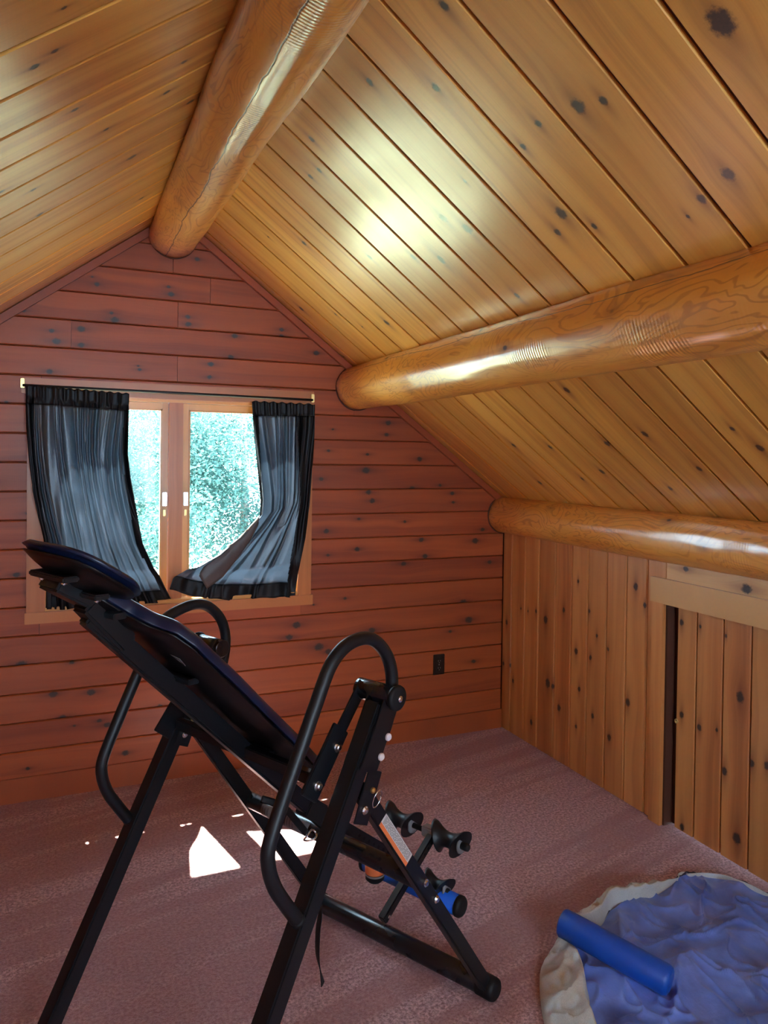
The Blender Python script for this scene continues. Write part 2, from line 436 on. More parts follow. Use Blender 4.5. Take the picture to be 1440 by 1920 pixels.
def knots(key, n, d, pts):
    for (x, y, r) in pts:
        p = onpl(x, y, n, d); s = (p - EYE).length / F
        best = None
        for q in PL:
            if q[0] != key: continue
            v = p - q[2]; a, b = v.dot(q[3]), v.dot(q[4])
            if -.02 < a < q[5] + .02 and abs(b) < q[6] / 2 + .004:
                best = q; break
        if best: best[7].append((a, b, r * s * (1.0 if key != 'wall' else .95)))
def bake_knots():
    for q in PL:
        ks = sorted(q[7], key=lambda k: -k[2])
        if len(ks) < 2 and q[5] > .8:          # boards outside the view get a scatter of their own
            rnd = random.Random(hash((round(q[2].x, 2), round(q[2].y, 2), round(q[2].z, 2))) & 0xffff)
            for _ in range(2): ks.append((rnd.uniform(.1, q[5]), rnd.uniform(-.35, .35) * q[6], rnd.uniform(.005, .011)))
        for i, k in enumerate(ks[:NK]): q[1]['k%d' % i] = [float(k[0]), float(k[1]), float(k[2])]

# ------------------------------------------------------------------ floor
def build_floor():
    nx, ny = 40, 60; vs = []; fs = []
    x0, x1, y0, y1 = XL - .02, XK + .07, YR - .02, YW + .02
    for j in range(ny + 1):
        for i in range(nx + 1):
            x = x0 + (x1 - x0) * i / nx; y = y0 + (y1 - y0) * j / ny
            vs.append((x, y, .003 * noise.noise(Vector((x * 1.5, y * 1.5, 0)))))
    for j in range(ny):
        for i in range(nx):
            a = j * (nx + 1) + i; fs.append((a, a + 1, a + nx + 2, a + nx + 1))
    o = link('floor', mesh('floor', vs, fs), m_carpet, smooth=True)
    tag(o, 'dusty rose wall-to-wall carpet of the attic room', 'carpet floor', kind='structure')
build_floor()

# ------------------------------------------------------------------ back wall (gable) with the window opening
WX0, WX1, WZ0, WZ1 = -.003, 1.190, .868, 1.832
wb = empty('wall_back', 'red-orange horizontal pine board gable wall around the window', 'wall', (0, YW, 0), kind='structure')
def back_shell():
    y0, y1 = YW + .0175, YW + .105
    out = [(XL, 0), (XK, 0), (XK, zr(XK) + .10), (XA, ZA + .12), (XL, zr(XL) + .10)]
    inn = [(WX0, WZ0), (WX1, WZ0), (WX1, WZ1), (XA, WZ1), (WX0, WZ1)]
    out = [(XL - .1, -.1), (XK + .12, -.1), (XK + .12, zr(XK) + .10), (XA, ZA + .12), (XL - .1, zr(XL) + .10)]
    vs = []
    for y in (y0, y1):
        vs += [(x, y - YW, z) for x, z in out] + [(x, y - YW, z) for x, z in inn]
    fs = []
    for b in (0, 10):
        for i in range(5):
            j = (i + 1) % 5
            f = (b + i, b + j, b + 5 + j, b + 5 + i)
            fs.append(f if b == 0 else f[::-1])
    for i in range(5):
        j = (i + 1) % 5
        fs.append((i, 10 + i, 10 + j, j)); fs.append((5 + i, 5 + j, 15 + j, 15 + i))
    o = link('wall_sheathing', mesh('wall_sheathing', vs, fs), m_gap, wb)
back_shell()
PITCH = .1301
JOINTS = {0: [.557], -1: [.556], 1: [.710], 2: [.577], 3: [.128], 4: [.573], 5: [.9], 6: [1.512]}
def build_back():
    rows = []
    for k in range(-3, 18):
        zt = 2.436 - PITCH * (k - 0) ; zb = zt - PITCH
        # row k spans zb..zt
        rows.append((k, zb, zt))
    jm = {}
    for (x, y) in ((325, 490), (395, 545), (334, 590), (134, 627), (333, 693), (663.7, 777)):
        p = wallp(x, y, YW)
        for k, zb, zt in rows:
            if zb < p.z <= zt: jm.setdefault(k, []).append(p.x)
    for k, zb, zt in rows:
        zb2 = max(zb, .015); hgt = zt - zb2
        if zb2 >= ZA - .03: continue
        def lim(z):   # half spans at height z
            h = (ZA + .03 - z) / SL
            return max(XL, XA - h), min(XK, XA + h)
        lb, rb = lim(zb2); lt, rt = lim(zt) if zt < ZA else (XA, XA)
        spans = [(lb, rb, lt - lb, rt - rb)]
        js = sorted(jm.get(k, []))
        cuts = []
        segs = []
        x = lb; dl = lt - lb
        if zb2 < WZ1 + .02 and zt > WZ0 - .02:
            segs = [(lb, WX0 - .02, dl, 0), (WX1 + .02, rb, 0, rt - rb)]
            for (za, zb_) in ((zb2, WZ0 - .02), (WZ1 + .01, zt)):
                if zb_ - za > .02 and zb_ - za < PITCH:
                    plank(wb, 'wall', (WX0 - .019, 0, (za + zb_) / 2), (1, 0, 0), (0, 0, 1), (0, -1, 0), WX1 - WX0 + .038, zb_ - za, m_wall, ch=.003, gap=.002)
        else:
            segs = [(lb, rb, dl, rt - rb)]
        fin = []
        for (a, b, da, db) in segs:
            cur = a; cd_ = da
            for j in js:
                if cur + .05 < j < b - .05:
                    fin.append((cur, j, cd_, 0)); cur = j; cd_ = 0
            fin.append((cur, b, cd_, db))
        for (a, b, da, db) in fin:
            if b - a < .03: continue
            plank(wb, 'wall', (a, 0, (zb2 + zt) / 2), (1, 0, 0), (0, 0, 1), (0, -1, 0), b - a - .0015, hgt, m_wall,
                  ch=.0045, gap=.002, s0=(0, da), s1=(0, db))
build_back()
for i, q in enumerate(PL):
    PL[i] = (q[0], q[1], q[2] + Vector((0, YW, 0)), q[3], q[4], q[5], q[6], q[7])
KW = [(182,533,4),(173,519,2),(316,538,3),(321,552,5),(209,587,3),(215,600,6),(352,594,4),(353,608,5),(43,582,4),(36,577,2),(97,620,4),(106,640,6),(152,617,6),(153,636,4),(152,647,5),(370,486,4),(440,630,5),(431,660,3),(433,670,5),(395,683,5),(393,707,4),(259,686,2),(262,693,3),(93,697,5),(528,618,4),(528,630,4),(593,662,5),(589,680,4),
(624,805,2),(728,793,5),(725,815,4),(616,845,3),(689,852,3),(787,861,5),(686,882,7),(602,898,4),(773,916,5),(825,910,3),(691,923,5),(698,939,5),(848,925,4),(850,942,3),(673,973,3),(759,978,3),(612,996,5),(905,993,4),(670,1030,5),(615,1041,3),(790,1012,5),(797,1043,5),(891,1014,6),(757,1057,5),(918,1054,4),
(647,1122,3),(588,1134,2),(707,1149,4),(718,1170,4),(869,1129,6),(879,1162,7),(933,1166,5),(697,1182,6),(723,1189,3),(844,1184,3),(598,1213,8),(616,1222,6),(888,1240,4),(855,1345,4),(556,1172,7),(542,1195,6),
(52,1227,5),(40,1247,8),(131,1225,4),(136,1229,3),(135,1242,4),(100,1302,6),(171,1298,6),(112,1326,4),(117,1345,5),(201,1359,5),(235,1412,5),(52,1441,3),(120,1481,5),(300,1324,4),(289,1287,3),(304,1290,2),(244,1237,7),(12,754,3),(31,1078,5)]
knots('wall', (0, 1, 0), YW, KW)
# baseboard and slope trims on the gable wall
def trim_piece(name, a, b, wy, wz, mat, label, up=(0, 0, 1)):
    o = bar(name, a, b, wy, wz, mat, None, up, .002)
    return tag(o, label, 'trim', kind='structure')
def oriented_bar(name, a, b, wy, wz, mat, parent=None, up=(0, 0, 1), bev=.002):
    """bar whose own x runs along it, so the grain does too"""
    a, L, x, y, z = frame_for(a, b, up)
    b2 = bmesh.new(); bmesh.ops.create_cube(b2, size=1.0)
    for v in b2.verts: v.co = Vector(((v.co.x + .5) * L, v.co.y * wy, v.co.z * wz))
    if bev: bmesh.ops.bevel(b2, geom=b2.edges[:], offset=bev, segments=2, affect='EDGES')
    M = Matrix((x, y, z)).transposed().to_4x4(); M.translation = a
    return bm_obj(name, b2, mat, parent, mw=M)
bb = oriented_bar('baseboard_back', (XL, YW - .007, .055), (XK, YW - .007, .055), .014, .110, m_wall)
tag(bb, 'low red pine baseboard along the foot of the window wall', 'baseboard', kind='structure')
for i, sd_ in enumerate((-1, 1)):
    xe = XL if sd_ < 0 else XK
    dn = Vector((SL, 0, -1)).normalized() if sd_ < 0 else Vector((-SL, 0, -1)).normalized()
    a = Vector((XA + sd_ * .02, YW - .012, zr(XA + sd_ * .02))) + dn * .020
    b = Vector((xe, YW - .012, zr(xe))) + dn * .020
    o = oriented_bar('trim_%d' % (i + 1), a, b, .024, .034, m_wall, up=tuple(-dn))
    tag(o, 'narrow pine moulding under the %s slope of the ceiling' % ('left' if sd_ < 0 else 'right'), 'trim', kind='structure')

# ------------------------------------------------------------------ ceiling: two board slopes
ce = empty('ceiling', 'varnished golden pine plank ceiling on two steep slopes', 'ceiling', (0, 0, 0), kind='structure')
LEN = math.hypot(XK - XA, SL * (XK - XA)) + .06
def build_slope(side, seams):
    ex = Vector((side, 0, -SL)).normalized()
    en = Vector((-side * SL, 0, -1)).normalized()         # into the room
    for k in range(len(seams) - 1):
        y0, y1 = seams[k], seams[k + 1]
        P = Vector((XA, (y0 + y1) / 2, ZA))
        plank(ce, 'ceil%d' % side, P, ex, (0, 1, 0), en, LEN, y1 - y0, m_ceil, T=.02, ch=.002, gap=.0120)
    # decking above, extending outside as the roof with its overhang
    up = -en
    A = Vector((XA, 0, ZA)) + up * .011; B = A + ex * (LEN + .5)
    vs = []
    for y in (YR - .3, YW + .42):
        for p in (A, B, B + up * .12, Vector((XA, 0, ZA + .15 * 1.25))):
            vs.append((p.x, y, p.z))
    fs = [(0, 1, 2, 3), (7, 6, 5, 4), (0, 4, 5, 1), (1, 5, 6, 2), (2, 6, 7, 3), (3, 7, 4, 0)]
    me = mesh('roof_deck', vs, fs)
    if side > 0: me.flip_normals()
    link('roof_deck', me, m_gap, ce)
rs = [1.056, 1.245, 1.43, 1.617, 1.804, 1.991, 2.180, 2.369, 2.555, 2.740, 2.925, 3.11, 3.295, 3.48, 3.665]
rs = [1.056 - .187 * k for k in range(17, 0, -1)] + rs + [3.76]
ls = [1.474, 1.656, 1.840, 2.022, 2.207, 2.395, 2.580, 2.790, 2.985, 3.175, 3.36, 3.545]
ls = [1.474 - .185 * k for k in range(19, 0, -1)] + ls + [3.76]
build_slope(1, rs); build_slope(-1, ls)
KR = [(1085,200,13),(1131,189,8),(1009,232,7),(981,275,6),(817,164,8),(804,186,6),(1352,42,22),(1365,327,12),(1314,373,9),(1290,406,4),(1114,424,6),(1052,400,12),(1045,435,7),(827,487,8),(831,409,8),(876,429,10),(969,554,6),(775,482,6),(832,10,9),(872,340,3),
(693,154,7),(628,182,6),(584,261,6),(598,319,5),(582,331,5),(693,482,5),(570,456,5),(725,605,6),(565,579,5),(584,576,4),
(1062,731,7),(1209,814,7),(1311,879,6),(1257,916,5),(1138,832,6),(1425,840,8),(1128,884,6),(1031,838,5),(963,835,5),(1012,905,5),(1373,804,5),(914,898,5),(1092,898,4)]
KL = [(65,125,8),(120,15,5),(140,206,6),(199,243,5),(313,173,6),(345,116,6),(357,191,7),(247,295,8),(62,356,5),(2,360,6),(75,402,6),(265,372,5),(172,470,4)]
knots('ceil1', (SL, 0, 1), SL * XA + ZA, KR)
knots('ceil-1', (-SL, 0, 1), -SL * XA + ZA, KL)

# ------------------------------------------------------------------ round log beams
def log_beam(name, label, x0, x1, z0, z1, r0, r1, check, seed):
    """axis from the gable wall (y=3.75) towards the rear; x0/z0/r0 at 3.75, x1/z1/r1 at y=1"""
    ya, yb = YW - .001, YR + .01
    def at(y):
        t = (3.75 - y) / 2.75; return Vector((x0 + t * (x1 - x0), y, z0 + t * (z1 - z0)))
    A, B = at(ya), at(yb); L = (B - A).length
    ex = (B - A).normalized(); ez = Vector((0, 0, 1)); ey = ez.cross(ex).normalized(); ez = ex.cross(ey)
    n, m = 64, 170; vs = []; fs = []
    for i in range(m + 1):
        x = L * i / m; t = x / 2.75; r = r0 + (r1 - r0) * t
        for k in range(n):
            a = 2 * math.pi * k / n
            c, s = math.cos(a), math.sin(a)
            d = .0065 * noise.noise(Vector((x * 1.6 + seed, c * 1.6, s * 1.6)))
            # drawknife facets
            d += .0030 * noise.noise(Vector((x * 2.2 + seed, round(a * 9 / 6.283) * 1.7, 3.1)))
            d += .0012 * noise.noise(Vector((x * 14 + seed, c * 5, s * 5)))
            rr = r + d
            if i == 0: rr = r - .006
            if i == 1: rr = r + d
            vs.append((x if i != 1 else .012, rr * c, rr * s))
    for i in range(m):
        for k in range(n):
            a, b = i * n + k, i * n + (k + 1) % n
            fs.append((a, b, b + n, a + n))
    fs.append(tuple(range(n - 1, -1, -1))); fs.append(tuple(m * n + k for k in range(n)))
    me = mesh(name, vs, fs)
    for p in me.polygons: p.use_smooth = len(p.vertices) == 4
    M = Matrix((ex, ey, ez)).transposed().to_4x4(); M.translation = A
    o = link(name, me, m_log, None, M); o['check'] = float(check)
    tag(o, label, 'log beam', 'round log beams under the roof')
    # dark scribed ring where the log meets the wall
    return o
def scribe(x, z, r):
    bm = bmesh.new(); ps = [Vector((x + (r + .001) * math.cos(a), YW - .004, z + (r + .001) * math.sin(a))) for a in [2 * math.pi * k / 48 for k in range(49)]]
    tube_bm(bm, ps, .0035, 6, (0, 1, 0))
    o = bm_obj('scribed_joint', bm, m_gap, None)
    return o
for nm, lb, p in (('ridge_beam', 'thick round log running along the ridge at the peak of the ceiling', (.548, .485, 2.620, 2.567, .112, .122, -1.9, 3.0)),
                  ('purlin_beam', 'long round log crossing the middle of the right ceiling slope', (1.505, 1.511, 1.932, 1.959, .116, .122, 2.5, 11.0)),
                  ('plate_beam', 'cracked round log lying on top of the low right-hand wall', (2.436, 2.385, 1.241, 1.255, .105, .110, 3.30, 23.0))):
    lo_ = log_beam(nm, lb, *p)
    sc = scribe(p[0], p[2], p[4]); sc.parent = lo_; sc.matrix_parent_inverse = lo_.matrix_world.inverted() if False else lo_.matrix_basis.inverted()

# ------------------------------------------------------------------ right knee wall, small door in it
DY0, DY1 = 1.30, 2.470     # door opening along the wall
DZ = .958
wr = empty('wall_right', 'low honey pine wall of vertical boards under the right slope', 'wall', (XK, 0, 0), kind='structure')
def kshell():
    bm = bmesh.new()
    add_box(bm, (.014, DY1, 0), (.10, YW + .03, 1.25)); o = bm_obj('wall_sheathing', bm, m_gap, wr)
    bm = bmesh.new()
    add_box(bm, (.019, YR, 0), (.10, DY0, 1.25)); o = bm_obj('wall_sheathing', bm, m_gap, wr)
    bm = bmesh.new()
    add_box(bm, (.019, DY0, DZ + .005), (.10, DY1, 1.25)); o = bm_obj('wall_sheathing', bm, m_gap, wr)
kshell()
n0 = len(PL)
m_pale = wood_mat('pale_header_pine', (.84, .52, .22), (.74, .42, .15), (.48, .22, .07), .42, .5, .25)
ks = [3.748, 3.656, 3.523, 3.395, 3.250, 3.115, 2.990, 2.854, 2.720, 2.588, 2.474]
for k in range(len(ks) - 1):
    plank(wr, 'knee', (0, (ks[k] + ks[k + 1]) / 2, 0.004), (0, 0, 1), (0, 1, 0), (-1, 0, 0), 1.17, ks[k] - ks[k + 1], m_knee, ch=.006, gap=.003)
y = DY0 - .10
while y > YR + .15:
    plank(wr, 'knee', (0, y - .066, 0.004), (0, 0, 1), (0, 1, 0), (-1, 0, 0), 1.17, .132, m_knee, ch=.006, gap=.003); y -= .132
plank(wr, 'kneeh', (0, DY0 - .10, 1.115), (0, 1, 0), (0, 0, 1), (-1, 0, 0), 2.474 - DY0 + .10, .13, m_pale, ch=.002)
for i in range(n0, len(PL)):
    q = PL[i]; PL[i] = (q[0], q[1], q[2] + Vector((XK, 0, 0)), q[3], q[4], q[5], q[6], q[7])
knots('knee', (1, 0, 0), XK, [(1023,1162,6),(1027,1281,7),(1192,1100,6),(1177,1317,6),(1142,1383,5),(1080,1221,5),(1086,1292,4),(996,1354,4),(944,1244,3),(957,1248,4),(950,1167,4),(1209,1135,4),(1057,1144,4),(1084,1090,3),(1048,1327,5),(1105,1146,3),(1107,1233,4),(1119,1192,3),(1140,1217,3),(990,1146,2),(1005,1146,3),(1036,1287,4),(1111,1342,4),(1080,1362,3),(1225,1210,4)])
knots('kneeh', (1, 0, 0), XK, [(1286,1067,5),(1400,1104,9)])

dr = empty('door_1', 'small plank access door framed in the low right wall', 'door', (XK, DY1, 0), kind='structure')
def dbar(name, lo, hi, axis, mat=m_knee, parent=dr):
    lo, hi = Vector(lo), Vector(hi); c = (lo + hi) / 2
    if axis == 'z': return oriented_bar(name, (c.x, c.y, lo.z), (c.x, c.y, hi.z), hi.y - lo.y, hi.x - lo.x, mat, parent, up=(1, 0, 0))
    return oriented_bar(name, (c.x, hi.y, c.z), (c.x, lo.y, c.z), hi.x - lo.x, hi.z - lo.z, mat, parent)
dbar('side_casing', (-.019, .002, 0), (0, .070, 1.0105), 'z')
dbar('side_casing', (-.019, DY0 - DY1 - .070, 0), (0, DY0 - DY1 - .002, 1.0105), 'z')
dbar('header_casing', (-.021, DY0 - DY1 - .085, DZ), (0, .080, 1.066), 'y', m_pale)
dbar('door_jamb', (.001, -.004, 0), (.10, .012, DZ), 'z', m_gap)
# recessed door leaf
n1 = len(PL)
dy = [-.046, -.128, -.262, -.399, -.53, -.66, -.79, -.92, -1.05, -1.17]
dy = [-.030, -.137, -.272, -.404, -.536, -.668, -.80, -.93, -1.06, -1.165]
for k in range(len(dy) - 1):
    plank(dr, 'door', (.030, (dy[k] + dy[k + 1]) / 2, .006), (0, 0, 1), (0, 1, 0), (-1, 0, 0), DZ + .02, dy[k] - dy[k + 1], m_knee, ch=.004, gap=.006)
box('door_backing', (.049, -1.17, .006), (.07, .0, DZ + .02), m_gap, dr)
for i in range(n1, len(PL)):
    q = PL[i]; PL[i] = (q[0], q[1], q[2] + Vector((XK, DY1, 0)), q[3], q[4], q[5], q[6], q[7])
knots('door', (1, 0, 0), XK + .03, [(1388,1307,8),(1278,1167,5),(1313,1175,3),(1278,1340,5),(1311,1364,5),(1358,1446,6),(1381,1572,8),(1279,1551,5),(1409,1431,6),(1438,1435,6),(1344,1369,3),(1361,1192,3)])
fp = onpl(1268.5, 1352, (1, 0, 0), XK + .03) - Vector((XK, DY1, 0))
bm = bmesh.new(); lathe_bm(bm, fp, fp + Vector((-.004, 0, 0)), [(-.001, .010), (.003, .010), (.004, .008), (.0035, .006), (.001, .005)], 20)
bm_obj('finger_pull', bm, m_brass, dr, True)
bake_knots()

# unseen sides of the room: left knee wall and rear gable with an opening added for the fill lamp
def slab(name, lo, hi, label):
    o = box(name, lo, hi, m_wall); tag(o, label, 'wall', kind='structure')
slab('wall_left', (XL - .1, YR, 0), (XL, YW, zr(XL) + .02), 'low pine knee wall on the left, outside the picture')
def rear():
    y0, y1 = YR - .06, YR
    out = [(XL, 0), (XK, 0), (XK, zr(XK) + .10), (XA, ZA + .12), (XL, zr(XL) + .10)]
    inn = [(-.15, .95), (1.25, .95), (1.25, 1.98), (XA, 1.98), (-.15, 1.98)]  # opening added to let the fill lamp shine in
    vs = []; fs = []
    for yy in (y0, y1): vs += [(x, yy, z) for x, z in out] + [(x, yy, z) for x, z in inn]
    for b in (0, 10):
        for i in range(5):
            j = (i + 1) % 5; f = (b + i, b + j, b + 5 + j, b + 5 + i); fs.append(f if b == 0 else f[::-1])
    for i in range(5):
        j = (i + 1) % 5; fs.append((i, 10 + i, 10 + j, j)); fs.append((5 + i, 5 + j, 15 + j, 15 + i))
    o = link('wall_rear', mesh('wall_rear', vs, fs), m_wall)
    tag(o, 'pine gable wall behind the camera, with an opening added for the fill lamp', 'wall', kind='structure')
rear()

# ------------------------------------------------------------------ window
wn = empty('window_1', 'twin casement window with pine casing in the gable wall', 'window', (0, YW, 0), kind='structure')
def wbar(name, x0, x1, z0, z1, y0, y1, axis, mat=m_trim, parent=wn, bev=.002):
    cx, cy, cz = (x0 + x1) / 2, (y0 + y1) / 2, (z0 + z1) / 2
    if axis == 'x': return oriented_bar(name, (x0, cy, cz), (x1, cy, cz), y1 - y0, z1 - z0, mat, parent, bev=bev)
    return oriented_bar(name, (cx, cy, z0), (cx, cy, z1), x1 - x0, y1 - y0, mat, parent, up=(0, 1, 0), bev=bev)
wbar('top_casing', -.104, 1.262, WZ1, 1.902, -.020, -.001, 'x')
wbar('side_casing', -.078, WX0 + .003, .852, WZ1, -.019, -.001, 'z')
wbar('side_casing', WX1 - .003, 1.258, .852, WZ1, -.019, -.001, 'z')
wbar('bottom_casing', -.084, 1.268, .800, .852, -.021, -.001, 'x')
wbar('window_sill', WX0 - .0, WX1 + .0, .850, .870, -.012, .110, 'x', m_sash)
wbar('jamb', WX0 - .012, WX0 + .006, .870, WZ1 - .001, .0, .105, 'z', m_sash)
wbar('jamb', WX1 - .006, WX1 + .012, .870, WZ1 - .001, .0, .105, 'z', m_sash)
wbar('head_jamb', WX0 - .012, WX1 + .012, WZ1 - .014, WZ1 + .004, .0, .105, 'x', m_sash)
MX0, MX1 = .541, .607
wbar('mullion', MX0, MX1, .870, WZ1 - .014, .015, .100, 'z', m_trim)
for side, (a, b) in (('l', (WX0 + .006, MX0)), ('r', (MX1, WX1 - .006))):
    sw = .030
    sh = empty('window_sash'); sh.parent = wn
    z0, z1 = .872, WZ1 - .015
    wbar('stile', a + .002, a + sw, z0, z1, .040, .080, 'z', m_sash, sh)
    wbar('stile', b - sw, b - .002, z0, z1, .040, .080, 'z', m_sash, sh)
    wbar('rail', a + sw, b - sw, z1 - sw, z1, .040, .080, 'x', m_sash, sh)
    wbar('rail', a + sw, b - sw, z0, z0 + .04, .040, .080, 'x', m_sash, sh)
    # inner glazing bead
    bm = bmesh.new()
    add_box(bm, (a + sw, .036, z0 + .04), (a + sw + .008, .054, z1 - sw)); add_box(bm, (b - sw - .008, .036, z0 + .04), (b - sw, .054, z1 - sw))
    add_box(bm, (a + sw, .036, z1 - sw - .008), (b - sw, .054, z1 - sw)); add_box(bm, (a + sw, .036, z0 + .04), (b - sw, .054, z0 + .048))
    bm_obj('glazing_bead', bm, m_sash, sh)
    box('glass_pane', (a + sw - .003, .060, z0 + .035), (b - sw + .003, .064, z1 - sw + .003), m_glass, sh)
    xs = b - sw / 2 - .002 if side == 'l' else a + sw / 2 + .002
    bm = bmesh.new(); add_box(bm, (xs - .011, .024, 1.318), (xs + .011, .040, 1.385), .002)
    add_box(bm, (xs - .004, .010, 1.325), (xs + .004, .026, 1.375), .002)
    bm_obj('sash_lock', bm, m_steel, sh)
    add = bmesh.new(); add_box(add, (xs - .006, .030, 1.27), (xs + .006, .040, 1.30), .001); bm_obj('lock_keeper', add, m_brass, sh)

# ------------------------------------------------------------------ curtain rod and drapes
YC = YW - .052
def cp(x, y, dy=0.0): return wallp(x, y, YC + dy)
rod = empty('curtain_rod', 'thin black curtain rod across the top of the window', 'curtain rod', cp(315, 734))
ra, rb = cp(42, 722, .014), cp(587, 750, .014)
o = cyl('rod', ra - rod.location, rb - rod.location, .006, m_black, rod)
for e in (ra, rb):
    l = e - rod.location
    bm = bmesh.new(); add_box(bm, (l.x - .008, l.y + .0, l.z - .012), (l.x + .008, l.y + .032, l.z + .030), .002)
    bm_obj('rod_bracket', bm, m_brass, rod)
def lerp_poly(P, v):
    d = [0]
    for i in range(1, len(P)): d.append(d[-1] + math.dist(P[i], P[i - 1]))
    s = v * d[-1]
    for i in range(1, len(P)):
        if s <= d[i] + 1e-9:
            f = (s - d[i - 1]) / max(1e-9, d[i] - d[i - 1])
            return (P[i - 1][0] + (P[i][0] - P[i - 1][0]) * f, P[i - 1][1] + (P[i][1] - P[i - 1][1]) * f)
    return P[-1]
def drape(label, loc, LE, RE, folds, hems, seed, bulge, flap=None):
    root = empty('curtain', label, 'curtain', loc, group='charcoal curtains at the window')
    NU, NV = 150, 110
    V = [[None] * (NU + 1) for _ in range(NV + 1)]
    for j in range(NV + 1):
        v = j / NV
        a, b = lerp_poly(LE, v), lerp_poly(RE, v)
        for i in range(NU + 1):
            u = i / NU
            x = a[0] + (b[0] - a[0]) * u; y = a[1] + (b[1] - a[1]) * u
            y += bulge(u, v)
            amp = .006 + .022 * min(1, v * 5) * (1 - .35 * v)
            ph = folds * u * 2 * math.pi
            w = noise.noise(Vector((u * 6 + seed, v * 1.1, 0))) * 2.6
            q1 = noise.noise(Vector((u * folds * 1.15 + w * .35 + seed, v * .55, 3))); q2 = noise.noise(Vector((u * folds * 2.6 + w + seed, v * 1.1, 9)))
            dyy = amp * (2.2 * (abs(q1) ** .6 - .45) + .9 * q2) + .008 * noise.noise(Vector((u * 3 + seed, v * 4, 2)))
            if v < .06: dyy = .0045 * math.sin(u * folds * 7 + 3 * noise.noise(Vector((u * 20, seed, 0)))) ; y += 1.3 * math.sin(u * folds * 9 + seed) * (1 - v / .06)
            if v > .86:
                k = (v - .86) / .14
                dyy += min(1, k * 2.2) * .062 + k * (.020 * noise.noise(Vector((u * 11 + seed, v * 14, 5))) - .012)
                y += k * 3 * noise.noise(Vector((u * 9, v * 12, seed)))
            if v > .90: y += 15 * (v - .90) / .10
            # keep the cloth in front of the casing
            V[j][i] = cp(x, y, min(.022 + .055 * max(0, min(1, (v - .86) / .07)), dyy - .006)) - Vector(loc)
    def part(name, mat, sel):
        vs, fs, ix = [], [], {}
        def g(j, i):
            if (j, i) not in ix: ix[(j, i)] = len(vs); vs.append(V[j][i])
            return ix[(j, i)]
        for j in range(NV):
            for i in range(NU):
                if sel((i + .5) / NU, (j + .5) / NV): fs.append((g(j, i), g(j, i + 1), g(j + 1, i + 1), g(j + 1, i)))
        if not fs: return None
        o = link(name, mesh(name, vs, fs), mat, root, smooth=True)
        md = o.modifiers.new('cloth_thickness', 'SOLIDIFY'); md.thickness = .0012 if mat is not m_hem else .004; md.offset = 0
        return o
    part('drape', m_drape, lambda u, v: not any(h(u, v) for h in hems))
    nm = ['hem_band', 'side_hem', 'side_hem', 'bottom_hem']
    done = []
    for k, h in enumerate(hems):
        prev = list(done)
        part(nm[k], m_hem, lambda u, v, h=h, prev=prev: h(u, v) and not any(p(u, v) for p in prev)); done.append(h)
    return root
LE1 = [(48, 722), (50, 800), (55, 860), (62, 920), (72, 970), (82, 1010), (87, 1060), (86, 1128)]
RE1 = [(242, 738), (241, 770), (239, 850), (245, 900), (256, 960), (268, 1020), (288, 1065), (322, 1112)]
cl = drape('charcoal curtain bunched at the left half of the window', cp(150, 722), LE1, RE1, 9,
      [lambda u, v: v < .085, lambda u, v: u < .068 - .02 * v, lambda u, v: u > .955 - .03 * v * (v < .8), lambda u, v: v > .955], 1.3,
      lambda u, v: 7 * math.sin(math.pi * u) * max(0, v - .75) * 2)
LE2 = [(472, 752), (474, 780), (478, 830), (485, 900), (489, 940), (487, 968), (458, 998), (410, 1040), (370, 1064), (325, 1074), (318, 1090)]
RE2 = [(590, 758), (590, 800), (586, 870), (580, 950), (572, 1010), (562, 1060), (556, 1085), (553, 1106)]
cr = drape('charcoal curtain swept aside at the right half of the window', cp(530, 752), LE2, RE2, 5,
      [lambda u, v: v < .062, lambda u, v: u < .10 - .16 * v, lambda u, v: u > .68 + .26 * v, lambda u, v: v > .945], 8.1,
      lambda u, v: 26 * math.sin(math.pi * min(1, u * 1.15)) * max(0, v - .72) * 2.2 * (1 - u * .5))
def flap():
    pts = [(487, 968), (470, 1008), (448, 1043), (420, 1080), (392, 1102), (372, 1096), (380, 1068), (418, 1036), (455, 1002)]
    loc = cr.location
    A = [(487, 966), (458, 998), (420, 1032), (385, 1058), (372, 1078)]
    B = [(484, 985), (468, 1015), (446, 1046), (418, 1082), (388, 1104)]
    vs = []; fs = []; N = 24; K = 8
    for i in range(N + 1):
        a = lerp_poly(A, i / N); b = lerp_poly(B, i / N)
        for k in range(K + 1):
            f = k / K; x = a[0] + (b[0] - a[0]) * f; y = a[1] + (b[1] - a[1]) * f
            vs.append(cp(x, y, -.020 - .010 * math.sin(f * math.pi) + .004 * noise.noise(Vector((i * .4, k * .6, 0)))) - loc)
    for i in range(N):
        for k in range(K):
            q = i * (K + 1) + k; fs.append((q, q + 1, q + K + 2, q + K + 1))
    o = link('folded_back_lining', mesh('folded_back_lining', vs, fs), m_lining, cr, smooth=True)
    md = o.modifiers.new('cloth_thickness', 'SOLIDIFY'); md.thickness = .0012
    o['label'] = 'lighter taupe back of the cloth, turned over'
flap()

